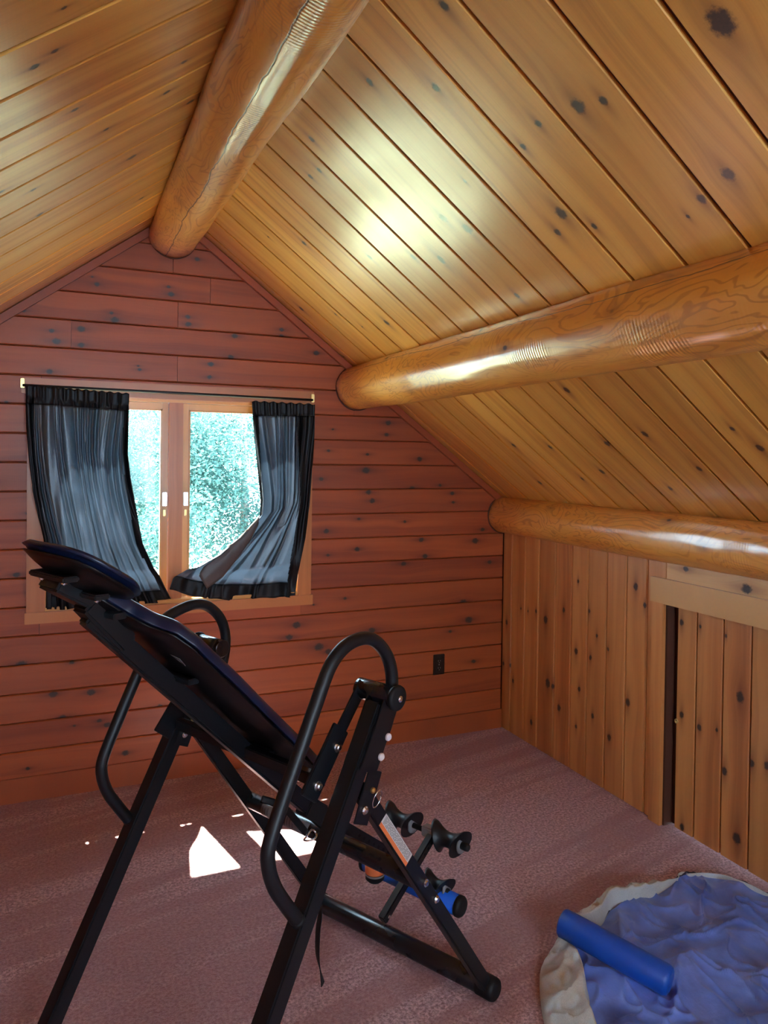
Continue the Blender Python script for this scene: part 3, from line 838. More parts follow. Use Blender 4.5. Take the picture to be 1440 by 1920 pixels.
# ------------------------------------------------------------------ wall outlet
oc = (wallp(811, 1227, YW) + wallp(833, 1263.5, YW)) / 2
ot = empty('wall_outlet', 'dark brown duplex outlet low on the window wall', 'outlet', oc)
box('cover_plate', (-.035, -.008, -.057), (.035, -.001, .057), m_darkplastic, ot, .002)
for dz in (.020, -.020):
    o = box('receptacle', (-.017, -.0105, dz - .015), (.017, -.007, dz + .015), m_darkplastic, ot, .0015)
    for dx, hh in ((-.0065, .0085), (.0065, .007)):
        s_ = box('slot', (dx - .0012, -.0112, dz - hh / 2 + .002), (dx + .0012, -.0103, dz + hh / 2 + .002), m_slot, o)
    bm = bmesh.new(); lathe_bm(bm, Vector((0, -.0103, dz - .009)), Vector((0, -.0112, dz - .009)), [(0, .0026), (.0009, .0026)], 12)
    bm_obj('slot', bm, m_slot, o)
bm = bmesh.new(); lathe_bm(bm, Vector((0, -.008, 0)), Vector((0, -.010, 0)), [(0, .003), (.0015, .003), (.002, .002)], 12)
bm_obj('screw', bm, m_slot, ot)

# ------------------------------------------------------------------ inversion table
TO = Vector((.523, 1.945, 0)); wv_ = Vector((.431, -.902, 0)).normalized(); uv_ = Vector((-wv_.y, wv_.x, 0))
rz = math.atan2(uv_.y, uv_.x)
IT = empty('inversion_table', 'black folding inversion table with looped handlebars and navy padded backrest', 'exercise equipment', TO, rz)
def T(s, t, z): return Vector((s, -t, z))                 # table frame: s along, t towards the camera side, z up
BA = Vector((-.371, 0, 1.112)); BD = Vector((.722, 0, -.692)); BN = Vector((.692, 0, .722))
def Bp(l, t, n): return BA + BD * l + BN * n + Vector((0, -t, 0))   # bed frame
SIDE = {1: dict(t=.35, rf=(-.497, .03), rt=(.062, .985)), -1: dict(t=-.35, rf=(-.440, .03), rt=(.095, .985))}
for sg, q in SIDE.items():
    t = q['t']
    leg = bar('rear_leg', T(q['rf'][0], t, q['rf'][1]), T(q['rt'][0], t, q['rt'][1]), .044, .044, m_black, IT, bev=.004)
    fl_ = bar('front_leg', T(.000 if sg > 0 else .018, t, .800), T(.566 if sg > 0 else .540, t if sg > 0 else -.305, .034), .028, .040, m_black, IT, bev=.004)
    # hinge bracket plates
    ss, sz = q['rt']
    br = bmesh.new()
    for dt in (-.026, .026):
        a = T(ss + .018, t + dt, sz + .002); b = T(ss - .062, t + dt, sz - .140)
        bar_bm(br, a, b, .004, .060, bev=.001)
    k = bm_obj('upper_bracket', br, m_black, IT)
    br = bmesh.new()
    for dt in (-.026, .026):
        bar_bm(br, T(.026, t + dt, .842), T(-.024, t + dt, .732), .004, .050, bev=.001)
    k2 = bm_obj('hinge_plate', br, m_black, IT)
    for (bs, bz, par, rr, mt) in ((ss + .005, sz - .075, k, .009, m_pinkled), (ss - .020, sz - .115, k, .009, m_pinkled),
                              (-.014, .763, k2, .010, m_steel), (.014, .800, k2, .007, m_brass)):
        for s2 in (-1, 1):
            bm = bmesh.new()
            p0 = T(bs, t + s2 * .0275, bz); p1 = T(bs, t + s2 * .037, bz)
            lathe_bm(bm, p0, p1, [(0, rr), (.005, rr), (.008, rr * .7), (.0095, rr * .3)], 12)
            bm_obj('bolt', bm, mt, par)
    if sg > 0:
        # ring pin hanging at the hinge
        c = T(.018, t + .040, .782); ps = [c + Vector((.003 * math.sin(a), -.004 * math.sin(a), 0)) + Vector((.014 * math.cos(a), 0, .020 * math.sin(a))) for a in [2 * math.pi * i / 24 for i in range(25)]]
        tube('pull_ring', ps, .0014, m_steel, k2, 8)
    # sleeve on top
    cs = T(.082, 0, 1.000); t0, t1 = (.272, .388) if sg > 0 else (-.388, -.272)
    cyl('pivot_sleeve', T(.082, t0, 1.002), T(.082, t1, 1.002), .0255, m_tubeblk, IT)
    tt = t1 if sg > 0 else t0
    bm = bmesh.new(); lathe_bm(bm, T(.082, tt, 1.002), T(.082, tt + sg * .012, 1.002), [(-.004, .027), (.004, .031), (.010, .029), (.012, .024)], 28)
    ec = bm_obj('end_cap', bm, m_rubber, IT, True)
    bm = bmesh.new(); lathe_bm(bm, T(.082, tt + sg * .0115, 1.002), T(.082, tt + sg * .020, 1.002), [(0, .008), (.005, .008), (.007, .004)], 8)
    bm_obj('bolt', bm, m_steel, ec)
    # hanging pivot arm to the bed
    ta = .284 * sg
    bm = bmesh.new(); bar_bm(bm, T(.084, ta, 1.016), T(-.030, ta, .880), .006, .036, bev=.001)
    arm = bm_obj('pivot_arm', bm, m_black, IT)
    bm = bmesh.new(); bar_bm(bm, T(-.004, ta + .008 * sg, .930), T(-.110, ta + .008 * sg, .795), .010, .058, bev=.002)
    arm2 = bm_obj('hanger_plate', bm, m_black, IT)
    for (bs, bz) in ((-.022, .890), (-.085, .818)):
        bm = bmesh.new(); p0 = T(bs, ta + sg * .013, bz)
        lathe_bm(bm, p0, T(bs, ta + sg * .026, bz), [(0, .012), (.003, .012), (.0035, .008), (.009, .008), (.011, .005)], 14)
        bm_obj('bolt', bm, m_steel, arm2)
# handlebars
HR = [(.060, .900), (.088, .952), (.100, 1.035), (.076, 1.103), (.018, 1.150), (-.052, 1.152), (-.110, 1.118), (-.158, 1.036), (-.205, .945), (-.250, .860), (-.285, .782), (-.287, .738), (-.270, .688), (-.240, .640), (-.205, .590)]
for sg, t in ((1, .362), (-1, -.362)):
    pts = []
    for (s_, z_) in HR:
        if sg < 0:
            s2 = s_ + (.062 if s_ > -.06 else .040); z2 = z_ - (.030 if z_ > .9 else .035)
            pts.append(T(s2, t, z2))
        else: pts.append(T(s_, t, z_))
    cpth = catmull(pts, 8)
    hb = tube('handlebar', cpth, .0155, m_foamblk, IT, 22, up=(0, 1, 0))
    e = pts[-1]; d = (pts[-1] - pts[-2]).normalized()
    bm = bmesh.new(); lathe_bm(bm, e - d * .004, e + d * .012, [(0, .0165), (.010, .0165), (.0145, .012), (.016, .004)], 22)
    bm_obj('end_cap', bm, m_rubber, hb, True)
# cross bars
cyl('crossbar', T(.240, -.345, .483), T(.240, .345, .483), .0245, m_tubeblk, IT)
for sg in (-1, 1):
    bm = bmesh.new(); p0 = T(.240, sg * .364, .483)
    lathe_bm(bm, p0, T(.240, sg * .376, .483), [(0, .010), (.006, .010), (.0065, .007), (.010, .006)], 14)
    bm_obj('bolt', bm, m_steel, IT)
    for ds, dz in ((.047, -.063),):
        bm = bmesh.new(); p0 = T(.240 + ds, sg * .364, .483 + dz); lathe_bm(bm, p0, T(.240 + ds, sg * .376, .483 + dz), [(0, .010), (.006, .010), (.010, .006)], 14)
        bm_obj('bolt', bm, m_steel, IT)
for nm, sa_, sb_, ta_, zz in (('front_base_bar', .540, .570, -.320, .033), ('rear_base_bar', -.440, -.495, -.345, .033)):
    b_ = cyl(nm, T(sa_, ta_, zz), T(sb_, .345, zz), .029, m_tubeblk, IT)
    for sg in (-1, 1):
        s_ = sb_ if sg > 0 else sa_; tq = .345 if sg > 0 else -ta_
        bm = bmesh.new(); lathe_bm(bm, T(s_, sg * (tq - .02), zz), T(s_, sg * (tq + .04), zz), [(0, .0325), (.045, .0325), (.054, .030), (.058, .024)], 24)
        bm_obj('rubber_foot', bm, m_rubber, b_, True)
# bed frame
bar('bed_cross_member', T(-.058, -.285, .815), T(-.058, .285, .815), .025, .030, m_black, IT, bev=.003)
bar('main_tube', Bp(-.165, 0, .004), Bp(.86, 0, -.002), .036, .044, m_black, IT, bev=.005)
# sliding boom with adjustment holes
bmm = bar('sliding_boom', T(.210, 0, .560), T(.668, 0, .212), .028, .034, m_black, IT, bev=.004)
for k in range(11):
    f = .36 + k * .05; p = T(.210, 0, .560).lerp(T(.668, 0, .212), f)
    bm = bmesh.new(); lathe_bm(bm, p + T(0, .0138, 0), p + T(0, .0150, 0), [(0, .0055), (.0012, .0055)], 14)
    bm_obj('adjustment_hole', bm, m_rubber, bmm)
cc = T(.190, 0, .575)
cl_ = bar('boom_collar', cc - Vector((.03, 0, -.023)), cc + Vector((.03, 0, -.023)), .046, .054, m_rubber, IT)
# spring pin / carabiner and short straps around the tube
c0 = T(.165, .02, .515); ps = [c0 + Vector((.022 * math.cos(a), .006 * math.sin(2 * a), .013 * math.sin(a))) for a in [2 * math.pi * i / 28 for i in range(29)]]
tube('carabiner', ps, .0028, m_steel, IT, 8, up=(0, 1, 0))
ps = catmull([T(.02, -.02, .655), T(.05, 0, .640), T(.085, .01, .612), T(.110, .015, .580), T(.150, .02, .528)], 6)
tube('webbing_strap', ps, .010, m_rubber, IT, 10, up=(0, 1, 0), flat=.25)
# loose tether strap hanging behind the near rear leg
sp = [(600, 1560), (600, 1640), (602, 1705), (597, 1745), (596, 1790), (601, 1820), (606, 1846)]
pts = []
for x, y in sp:
    p = onpl(x, y, wv_, wv_.dot(TO) + .12) - TO; pts.append(Vector((p.dot(uv_), -.12, p.z)))
zb = min(p.z for p in pts)
if zb < .01:
    for p in pts: p.z += (.012 - zb) * 0.0
def strap():
    P = catmull(pts, 6); bm = bmesh.new(); rows = []
    for i, p in enumerate(P):
        f = i / (len(P) - 1); tw = .3 + 1.0 * math.sin(f * 3.0)
        d = Vector((math.cos(tw), math.sin(tw), 0)) * .011
        rows.append((bm.verts.new(p - d), bm.verts.new(p + d)))
    for a, b in zip(rows, rows[1:]): bm.faces.new((a[0], a[1], b[1], b[0]))
    o = bm_obj('tether_strap', bm, m_rubber, IT); md = o.modifiers.new('t', 'SOLIDIFY'); md.thickness = .0022
strap()
# ankle post
PT, PB = T(.768, 0, .288), T(.505, 0, .112)
post = bar('ankle_post', PB, PT, .026, .028, m_black, IT, bev=.003)
bm = bmesh.new(); d = (PB - PT).normalized(); pc = PB - d * .018
lathe_bm(bm, pc + T(0, .0125, 0), pc + T(0, .018, 0), [(0, .006), (.004, .006), (.0055, .003)], 12); bm_obj('bolt', bm, m_steel, post)
bm = bmesh.new()
for k in range(3):
    p = PT + d * (.030 + k * .022); lathe_bm(bm, p + T(0, .0128, 0), p + T(0, .0138, 0), [(0, .005), (.001, .005)], 12)
bm_obj('adjustment_holes', bm, m_rubber, post)['kind'] = 'stuff'
bar('clamp_block', T(.768, -.040, .292), T(.768, .010, .292), .034, .036, m_grey, IT, bev=.005)
def cup(parent, s_, z_, tc, L=.095, R=.047, mat=m_foamblk):
    """saddle-shaped ankle cup: waisted roller with flared, canted flanges"""
    bm = bmesh.new(); n = 36; prof = []
    rings = []
    for i in range(17):
        f = i / 16; tpos = tc + (f - .5) * L
        r = R * (.48 + .52 * (abs(2 * f - 1)) ** 2.2)
        if i in (0, 16): r *= .93
        rg = []
        for k in range(n):
            a = 2 * math.pi * k / n
            sh_ = .022 * (2 * f - 1) ** 2 * math.sin(a + .6) * (1 if f > .5 else -1)
            rg.append(bm.verts.new(T(s_ + r * math.cos(a), tpos + sh_, z_ + r * math.sin(a) * 1.12)))
        rings.append(rg)
    for i in range(16):
        for k in range(n): bm.faces.new((rings[i][k], rings[i][(k + 1) % n], rings[i + 1][(k + 1) % n], rings[i + 1][k]))
    bm.faces.new(rings[0][::-1]); bm.faces.new(rings[-1])
    o = bm_obj('ankle_cup', bm, mat, parent)
    for p in o.data.polygons: p.use_smooth = len(p.vertices) == 4
    # paler recessed disc on the outer flange
    bm = bmesh.new(); e = tc + L / 2 + .004
    lathe_bm(bm, T(s_ + .004, e, z_), T(s_ + .004, e + .01, z_), [(-.004, R * .62), (.001, R * .60), (.0015, R * .3)], 24)
    bm_obj('flange_disc', bm, m_grey, o, True)
    return o
ax1 = cyl('ankle_axle', T(.768, -.190, .290), T(.768, .135, .290), .009, m_rubber, IT)
bm = bmesh.new(); lathe_bm(bm, T(.768, .118, .290), T(.768, .150, .290), [(0, .012), (.020, .013), (.028, .011), (.032, .004)], 18)
bm_obj('end_cap', bm, m_rubber, ax1, True)
cup(IT, .768, .290, .066); cup(IT, .768, .290, -.138)
ax2 = cyl('heel_axle', T(.655, -.135, .195), T(.655, .150, .195), .009, m_rubber, IT)
cup(IT, .655, .200, .105, .060, .036); cup(IT, .655, .200, -.105, .060, .036)
ro = cyl('foot_roller', T(.655, -.200, .166), T(.655, .188, .166), .031, m_bluefoam, IT, 32, .004)
for sg in (-1, 1):
    bm = bmesh.new(); a = .186 if sg > 0 else -.198
    lathe_bm(bm, T(.655, a, .166), T(.655, a + sg * .018, .166), [(0, .0325), (.010, .0325), (.016, .028), (.018, .02)], 28)
    bm_obj('end_cap', bm, m_rubber, ro, True)
# foam knob with orange wrap under the crossbar
kp = onpl(703, 1628, wv_, wv_.dot(TO) - .02) - TO; ks_, kz = kp.dot(uv_), kp.z
kb = cyl('height_knob', T(ks_, -.02, kz - .040), T(ks_, -.02, kz + .052), .030, m_rubber, IT, 28, .010)
cyl('orange_wrap', T(ks_, -.02, kz - .012), T(ks_, -.02, kz + .030), .0312, m_orange, kb, 28)
cyl('grey_band', T(ks_, -.02, kz - .020), T(ks_, -.02, kz - .012), .0311, m_grey, kb, 28)
bar('knob_stem', T(ks_, -.02, kz + .050), T(.300, -.01, .460), .014, .014, m_black, IT)

# labels on the frame
def label_plate(name, parent, o, x, y, nrm, w, h, base, lines):
    """thin printed label: origin corner o, x/y unit directions"""
    x, y, nrm = Vector(x).normalized(), Vector(y).normalized(), Vector(nrm).normalized()
    def quad(bm, u0, v0, u1, v1, z0, z1):
        P = [o + x * a + y * b + nrm * c for c in (z0, z1) for a, b in ((u0, v0), (u1, v0), (u1, v1), (u0, v1))]
        v = [bm.verts.new(p) for p in P]
        for f in ((0, 1, 2, 3), (7, 6, 5, 4), (0, 4, 5, 1), (1, 5, 6, 2), (2, 6, 7, 3), (3, 7, 4, 0)): bm.faces.new([v[i] for i in f])
    bm = bmesh.new(); quad(bm, 0, 0, w, h, 0, .0006); L = bm_obj(name, bm, base, parent)
    for (mat, rects) in lines:
        bm = bmesh.new()
        for r in rects: quad(bm, *r, .0006, .0009)
        q_ = bm_obj('printed_lines', bm, mat, L); q_['kind'] = 'stuff'
    return L
A0, A1 = T(0.0, .35, .80), T(.568, .35, .032); dl = (A1 - A0).normalized()
up_ = Vector((-dl.z, 0, dl.x)); up_ = up_ if up_.z > 0 else -up_
og = A0 + dl * .115 + T(0, .0146, 0) - up_ * .0165
rnd = random.Random(3)
ink = []
for r in range(6):
    u = .006
    while u < .165:
        l = rnd.uniform(.006, .022); ink.append((u, .0125 + r * .0032, min(u + l, .168), .0137 + r * .0032)); u += l + .003
label_plate('warning_label', IT, og, dl, up_, T(0, 1, 0), .175, .033, m_white, [(m_orange, [(0, 0, .175, .010)]), (m_ink, ink)])
def wrap_label(parent, t0, t1, r, c, mat, ang0, ang1, name):
    bm = bmesh.new(); N = 12; rows = []
    for i in range(N + 1):
        a = ang0 + (ang1 - ang0) * i / N
        rows.append([bm.verts.new(T(c[0] + math.cos(a) * r, t, c[1] + math.sin(a) * r)) for t in (t0, t1)])
    for a, b in zip(rows, rows[1:]): bm.faces.new((a[0], a[1], b[1], b[0]))
    o = bm_obj(name, bm, mat, parent, True); md = o.modifiers.new('t', 'SOLIDIFY'); md.thickness = .0004
    return o
for (ta, tb, m_) in ((-.250, -.190, m_grey), (-.140, -.045, m_grey)):
    wl = wrap_label(IT, ta, tb, .0249, (.240, .483), m_, math.radians(120), math.radians(240), 'crossbar_label')
    for k in range(3):
        wrap_label(wl, ta + .006 + k * .012, ta + .009 + k * .012, .0253, (.240, .483), m_ink, math.radians(140), math.radians(200), 'printed_line')

# backrest and headrest
def interp(tab, x):
    if x <= tab[0][0]: return tab[0][1]
    for (a, b), (c, d_) in zip(tab, tab[1:]):
        if x <= c:
            f = (x - a) / (c - a); f = f * f * (3 - 2 * f); return b + (d_ - b) * f
    return tab[-1][1]
HW = [(-.200, .030), (-.180, .048), (-.130, .056), (-.085, .100), (-.045, .150), (.0, .172), (.15, .178), (.40, .168), (.58, .152), (.635, .120), (.655, .070)]
NB = [(-.2, .040), (-.1, .048), (-.04, .060), (.10, .058), (.30, .055), (.655, .050)]       # height of underside at the edge
def board(name, mat, top, l0=-.198, l1=.654, inset=0.0, parent=None):
    NL, NT_ = 80, 24; grid = {}
    bm = bmesh.new(); lo_, hi_ = [], []
    for i in range(NL + 1):
        l = l0 + (l1 - l0) * i / NL; w = max(.004, interp(HW, l) - inset); nb_ = interp(NB, l)
        ra, rb = [], []
        for k in range(NT_ + 1):
            f = -1 + 2 * k / NT_; t = w * math.sin(f * math.pi / 2)
            e = abs(t) / w
            n0 = nb_ + top[0] - .018 * (1 - e ** 2)                 # belly of the shell
            th = top[1] * (1 - e ** 7) ** .5 if e < 1 else 0
            n1 = nb_ + top[0] + .003 + th - .012 * (1 - e ** 2)
            ra.append(bm.verts.new(Bp(l, t, n0 if top[2] else nb_ + top[0] - .012 * (1 - e ** 2)))); rb.append(bm.verts.new(Bp(l, t, n1)))
        lo_.append(ra); hi_.append(rb)
    for i in range(NL):
        for k in range(NT_):
            bm.faces.new((lo_[i][k], lo_[i][k + 1], lo_[i + 1][k + 1], lo_[i + 1][k]))
            bm.faces.new((hi_[i][k], hi_[i + 1][k], hi_[i + 1][k + 1], hi_[i][k + 1]))
        bm.faces.new((lo_[i][0], lo_[i + 1][0], hi_[i + 1][0], hi_[i][0])); bm.faces.new((lo_[i][NT_], hi_[i][NT_], hi_[i + 1][NT_], lo_[i + 1][NT_]))
    for R in (0, NL):
        for k in range(NT_): bm.faces.new((lo_[R][k], hi_[R][k], hi_[R][k + 1], lo_[R][k + 1]))
    return bm_obj(name, bm, mat, parent, True)
pad = board('backrest_pad', m_vinyl, (.003, .034, False), parent=IT)
shell = board('backrest_shell', m_under, (-.004, .004, True), inset=.006, parent=IT)
ok = Bp(.02, .06, .044)
bm = bmesh.new(); v = [bm.verts.new(ok + BD * a + Vector((0, -b, 0)) + BN * -.003) for a, b in ((0, 0), (.012, .035), (.045, .022))]; bm.faces.new(v)
o = bm_obj('small_label', bm, m_grey, IT); md = o.modifiers.new('t', 'SOLIDIFY'); md.thickness = .0008
# pad mounts on the tube
for l in (-.14, .12, .46):
    bm = bmesh.new(); bar_bm(bm, Bp(l, -.07, .030), Bp(l, .07, .030), .030, .014, bev=.002); bm_obj('pad_mount', bm, m_black, IT)
# bent neck tube up to the headrest
hs, hz = -.520, 1.318
HA = .58
HD = Vector((math.cos(HA), 0, -math.sin(HA))); HN = Vector((math.sin(HA), 0, math.cos(HA))); H0 = Vector((hs, -.015, hz))
def Hp(l, t, n): return H0 + HD * l + Vector((0, -t, 0)) + HN * n
bar('neck_tube', Bp(-.190, 0, .020), Bp(-.05, 0, .010), .060, .046, m_black, IT, bev=.006)
bm = bmesh.new(); bar_bm(bm, Hp(-.030, -.03, -.034), Hp(.120, -.03, -.030), .085, .030, bev=.005); bar_bm(bm, Hp(-.045, -.075, -.022), Hp(-.045, .075, -.022), .035, .012, bev=.003); bar_bm(bm, Hp(.035, -.075, -.022), Hp(.035, .075, -.022), .035, .012, bev=.003)
hm = bm_obj('headrest_bracket', bm, m_black, IT)
for (l, t) in ((-.040, .045), (.038, .055), (-.040, -.050), (.038, -.050)):
    bm = bmesh.new(); lathe_bm(bm, Hp(l, t, -.026), Hp(l, t, -.036), [(0, .008), (.004, .008), (.0045, .0055), (.009, .004)], 12); bm_obj('bolt', bm, m_steel, hm)
def headrest():
    NR, NA = 14, 64
    for nm, mat, par in (('headrest_pad', m_vinyl, IT),):
        bm = bmesh.new(); top, bot = [], []
        for i in range(NR + 1):
            f = i / NR; ra, rb = [], []
            for k in range(NA):
                a = 2 * math.pi * k / NA
                ex_ = 2.4
                c, s_ = math.cos(a), math.sin(a); q_ = (abs(c) ** ex_ + abs(s_) ** ex_) ** (-1 / ex_)
                l, t = .116 * q_ * c * f, .148 * q_ * s_ * f
                dish = .030 * (t / .15) ** 2 + .018 * (l / .108) ** 2
                th = .036 * math.sqrt(max(0, 1 - f ** 6))
                ra.append(bm.verts.new(Hp(l, t, dish + th * .72 - .010))); rb.append(bm.verts.new(Hp(l * .98, t * .98, dish - .013 - .006 * (1 - f) + .006 * f ** 8)))
            top.append(ra); bot.append(rb)
        for R in (top, bot):
            for i in range(NR):
                for k in range(NA):
                    q_ = (R[i][k], R[i][(k + 1) % NA], R[i + 1][(k + 1) % NA], R[i + 1][k])
                    try: bm.faces.new(q_)
                    except ValueError: pass
        for k in range(NA): bm.faces.new((top[NR][k], top[NR][(k + 1) % NA], bot[NR][(k + 1) % NA], bot[NR][k]))
        bmesh.ops.remove_doubles(bm, verts=bm.verts, dist=.00005)
        hp = bm_obj(nm, bm, mat, par, True)
    bm = bmesh.new(); rings = []
    for i in range(9):
        f = i / 8 * .96; rg = []
        for k in range(NA):
            a = 2 * math.pi * k / NA; c, s_ = math.cos(a), math.sin(a); q_ = (abs(c) ** 2.4 + abs(s_) ** 2.4) ** (-1 / 2.4)
            l, t = .112 * q_ * c * f, .144 * q_ * s_ * f
            rg.append(bm.verts.new(Hp(l, t, .030 * (t / .15) ** 2 + .018 * (l / .108) ** 2 - .0152 - .006 * (1 - f) + .0008 * noise.noise(Vector((a * 5, f * 4, 0))))))
        rings.append(rg)
    for i in range(8):
        for k in range(NA): bm.faces.new((rings[i][k], rings[i][(k + 1) % NA], rings[i + 1][(k + 1) % NA], rings[i + 1][k]))
    bmesh.ops.remove_doubles(bm, verts=bm.verts, dist=.00005)
    o = bm_obj('headrest_underside', bm, m_under, IT, True); md = o.modifiers.new('t', 'SOLIDIFY'); md.thickness = .002
headrest()

# ------------------------------------------------------------------ blue cover on the carpet, foam roller on it
CC = Vector((1.84, 1.50, 0))
OUT = [(1.279, 1.723), (1.385, 1.89), (1.472, 1.96), (1.595, 2.04), (1.729, 2.097), (1.881, 2.137), (2.02, 2.125), (2.14, 2.110), (2.219, 2.112), (2.32, 2.058), (2.365, 1.979), (2.385, 1.86), (2.39, 1.6), (2.34, 1.25), (2.10, .98), (1.80, .90), (1.50, .95), (1.28, 1.12), (1.20, 1.35), (1.215, 1.55)]
INN = [(1.379, 1.652), (1.461, 1.777), (1.507, 1.886), (1.557, 1.977), (1.692, 1.996), (1.814, 2.059), (2.002, 2.075), (2.14, 2.108), (2.219, 2.110), (2.32, 2.056), (2.363, 1.979), (2.383, 1.86), (2.37, 1.6), (2.26, 1.27), (2.05, 1.06), (1.80, 1.0), (1.55, 1.04), (1.38, 1.18), (1.31, 1.35), (1.33, 1.52)]
def closed(P):
    out = []; n = len(P)
    for i in range(n):
        a, b, c, d_ = [Vector((*P[(i + k) % n], 0)) for k in (-1, 0, 1, 2)]
        for k in range(20):
            t = k / 20
            out.append(.5 * ((2 * b) + (c - a) * t + (2 * a - 5 * b + 4 * c - d_) * t * t + (3 * b - a - 3 * c + d_) * t ** 3))
    return out
Oc, Ic = closed(OUT), closed(INN)
def ridged(v): return 1 - abs(noise.noise(v)) * 2
def roll_under(x, y):
    a, b = Vector((1.498, 1.939, .064)), Vector((1.662, 1.641, .018)); q3 = Vector((x, y, 0)); d = Vector((b.x - a.x, b.y - a.y, 0))
    f = max(-.3, min(1.3, (q3 - Vector((a.x, a.y, 0))).dot(d) / d.length_squared))
    ax = a.lerp(b, f); dd = math.hypot(x - ax.x, y - ax.y)
    return max(.005, ax.z) + dd * dd / .075 + max(0, f - 1) * .5 + max(0, -f) * .3
def ch(x, y):
    """height of the crumpled cloth"""
    p = Vector((x * 2.4 + y * 1.2, y * 3.4 - x * 1.6, 0)); p += Vector((noise.noise(p), noise.noise(p + Vector((5, 3, 1))), 0)) * .7
    h = .018 * (ridged(p) ** 3 if ridged(p) > 0 else 0)
    q_ = Vector((x * 9, y * 7, 4)) + Vector((noise.noise(p * 2) * .8, 0, 0)); r_ = ridged(q_)
    r4 = ridged(Vector((x * 5.2 - y * 3, y * 5.6 + x * 2, 12)) + Vector((noise.noise(p * 1.3), noise.noise(p * 1.7), 0)))
    h += .010 * (max(0, r_) ** 4) + .012 * max(0, r4) ** 6 + .003 * noise.noise(Vector((x * 22, y * 18, 7)))
    return min(.010 + h * 1.35, roll_under(x, y))
cv = empty('fitted_cover', 'crumpled round blue satin cover with cream skirt on the carpet', 'cover', CC)
def cover():
    N = len(Ic); K = 110
    vs = []; fs = []
    for i in range(N):
        for k in range(K + 1):
            f = k / K; p = CC.lerp(Ic[i], f ** .8)
            edge = 1 - .45 * f ** 8
            z = ch(p.x, p.y) * edge
            vs.append(Vector((p.x, p.y, z)) - CC)
    for i in range(N):
        j = (i + 1) % N
        for k in range(K): fs.append((i * (K + 1) + k, j * (K + 1) + k, j * (K + 1) + k + 1, i * (K + 1) + k + 1))
    me = mesh('satin_lining', vs, fs); me.flip_normals() if me.polygons[5].normal.z < 0 else None
    link('satin_lining', me, m_satin, cv, smooth=True)
    vs = []; fs = []; K = 30
    for i in range(N):
        a, b = Ic[i], Oc[i]; d_ = (b - a); w = d_.length
        a2 = a - (d_.normalized() * .012 if w > 1e-4 else Vector())
        for k in range(K + 1):
            f = k / K; p = a2.lerp(b, f)
            Hh = min(.075, .020 + w * .50)
            rise = min(1, f / .13); rise = rise * rise * (3 - 2 * rise)
            fall = 1 if f < .13 else max(0, 1 - (f - .13) / .87) ** .75
            p = p + Vector((noise.noise(Vector((p.x * 9, p.y * 9, 4))), noise.noise(Vector((p.x * 9, p.y * 9, 8))), 0)) * .012 * math.sin(math.pi * f)
            r1 = ridged(Vector((p.x * 13 + p.y * 6, p.y * 12 - p.x * 5, 9))); r2 = ridged(Vector((p.x * 31, p.y * 24, 3)))
            fold = .020 * (max(0, r1) ** 2 - .4) + .007 * (max(0, r2) ** 2 - .4)
            z = .010 + Hh * rise * fall + fold * math.sin(math.pi * f) ** .6 * min(1, w / .06)
            z = min(z, roll_under(p.x, p.y))
            if f > .985: z = .004
            vs.append(Vector((p.x, p.y, max(.004, z))) - CC)
    for i in range(N):
        j = (i + 1) % N
        for k in range(K): fs.append((i * (K + 1) + k, j * (K + 1) + k, j * (K + 1) + k + 1, i * (K + 1) + k + 1))
    me = mesh('cream_skirt', vs, fs)
    o = link('cream_skirt', me, m_cream, cv, smooth=True)
    o['label'] = 'cream cloth skirt turned up round the rim'
    # dark bound seam between skirt and lining
    ps = [Vector((p.x, p.y, ch(p.x, p.y) * .55 + .004)) - CC for p in Ic] ; ps.append(ps[0].copy())
    tube('seam_binding', ps, .0045, m_navyedge, cv, 8, up=(0, 0, 1))
cover()
def foam():
    a = onpl(1052, 1728, (0, 0, 1), .112); b = onpl(1258, 1842, (0, 0, 1), .066)
    L = (b - a).length
    o = empty('foam_roller', 'blue foam roller tube lying on the crumpled blue cover', 'foam roller', a)
    d = b - a
    bm = bmesh.new()
    lathe_bm(bm, Vector(), d, [(0, .030), (.002, .038), (.008, .0425), (L * .5, .0430), (L - .014, .0425), (L - .004, .038), (L, .030)], 40)
    f = bm_obj('foam_sleeve', bm, m_bluefoam_dark, o)
    for p in f.data.polygons: p.use_smooth = len(p.vertices) == 4
    bm = bmesh.new(); lathe_bm(bm, Vector() - d.normalized() * .0015, d, [(0, .029), (.004, .030)], 40)
    e = bm_obj('wrapped_end', bm, m_bluefoam_dark, o)
    return o
foam()

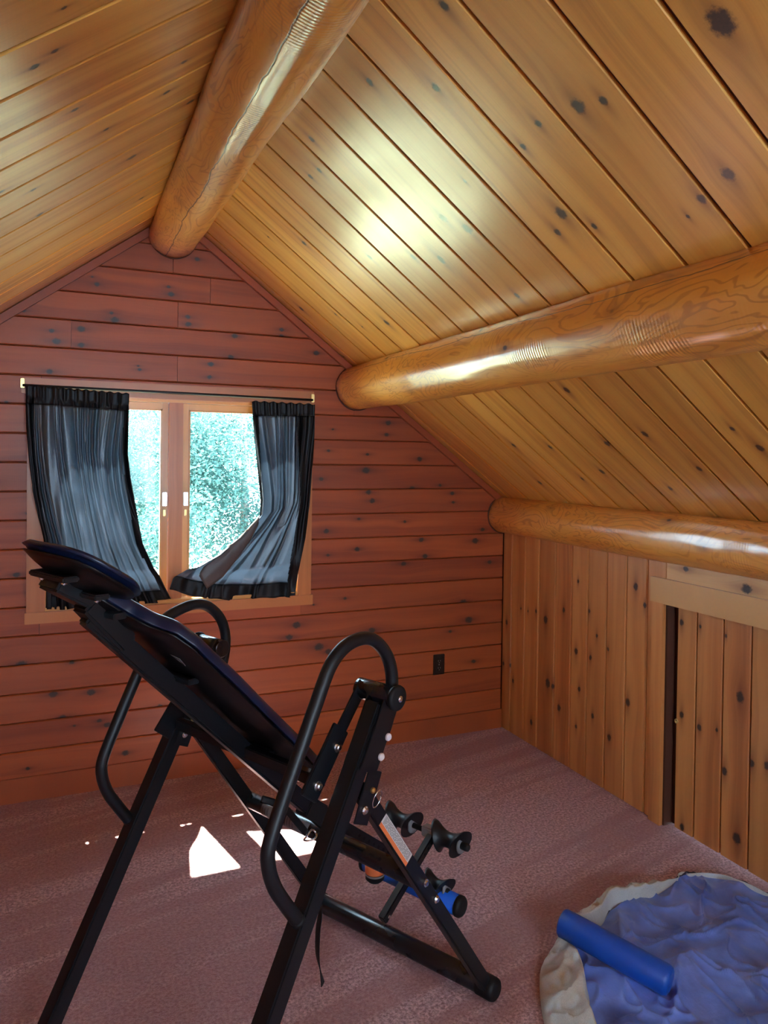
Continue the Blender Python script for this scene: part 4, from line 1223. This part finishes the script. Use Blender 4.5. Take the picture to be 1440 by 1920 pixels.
# ------------------------------------------------------------------ outdoors beyond the window
g = link('lawn', mesh('lawn', [(-14, YW + .3, -2.9), (16, YW + .3, -2.9), (16, 34, -2.9), (-14, 34, -2.9)], [(0, 1, 2, 3)]), m_grass)
tag(g, 'sunlit lawn below the window', 'ground', kind='structure')
def tree(label, x, y, top, rad, n, trunk_mat, seed, lean=.0, mx=1.0, group='leafy trees outside the window'):
    rn = random.Random(seed)
    r = empty('tree', label, 'tree', (x, y, -2.9), group=group)
    H = top + 2.9
    P = catmull([Vector((0, 0, 0)), Vector((lean * .3, 0, H * .3)), Vector((lean * .8, .05, H * .6)), Vector((lean, .1, H * .9))], 6)
    tube('trunk', P, lambda f: .11 * (1 - f * .75), trunk_mat, r, 12, up=(1, 0, 0))
    vs, fs = [], []
    blobs = [(rn.uniform(-.6, .6) * rad, rn.uniform(-.5, .5) * rad, H * rn.uniform(.22, .92), rad * rn.uniform(.45, .75)) for _ in range(16)]
    for i in range(int(n * 1.3)):
        bx, by, bz, br = rn.choice(blobs)
        v = Vector((rn.gauss(0, 1), rn.gauss(0, 1), rn.gauss(0, 1))).normalized() * br * rn.random() ** .45
        c = Vector((bx + v.x * .9, by + v.y * .9, bz + v.z * .8))
        if abs(c.x) > mx or abs(c.y) > mx: continue
        s_ = rn.uniform(.009, .019)
        a = Vector((rn.gauss(0, 1), rn.gauss(0, 1), rn.gauss(0, .6))).normalized(); b = a.cross(Vector((rn.gauss(0, 1), rn.gauss(0, 1), rn.gauss(0, 1)))).normalized()
        k = len(vs)
        vs += [c - a * s_ * 1.5, c + b * s_ * .8, c + a * s_ * 1.5, c - b * s_ * .8]
        fs.append((k, k + 1, k + 2, k + 3))
    o = link('foliage', mesh('foliage', vs, fs), m_leaf, r); o['kind'] = 'stuff'
    return r
tree('leafy tree seen through the right window pane', 2.05, 8.4, 2.5, 1.15, 46000, m_bark, 1, 0, 1.15)
tree('white-barked tree seen through the left window pane', .80, 6.4, 2.4, .50, 6000, m_birch, 2, .15, .5)
tree('tall leafy tree farther back behind the left window pane', .35, 10.9, 2.9, 1.25, 42000, m_bark, 3, 0, 1.25)
tree('tall leafy tree farther back behind the right window pane', 3.7, 11.6, 3.2, 1.6, 30000, m_bark, 4, 0, 1.5)
tree('leafy tree off to the left behind the left curtain', -2.2, 8.6, 2.6, 1.2, 12000, m_bark, 5, 0, 1.2)
tree('broad leafy tree at the back between the others', 1.8, 16.2, 3.9, 2.3, 46000, m_bark, 6, 0, 2.3)
tree('slim leafy tree close behind the white-barked tree', .95, 13.2, 3.4, 1.0, 30000, m_bark, 9, 0, .9)
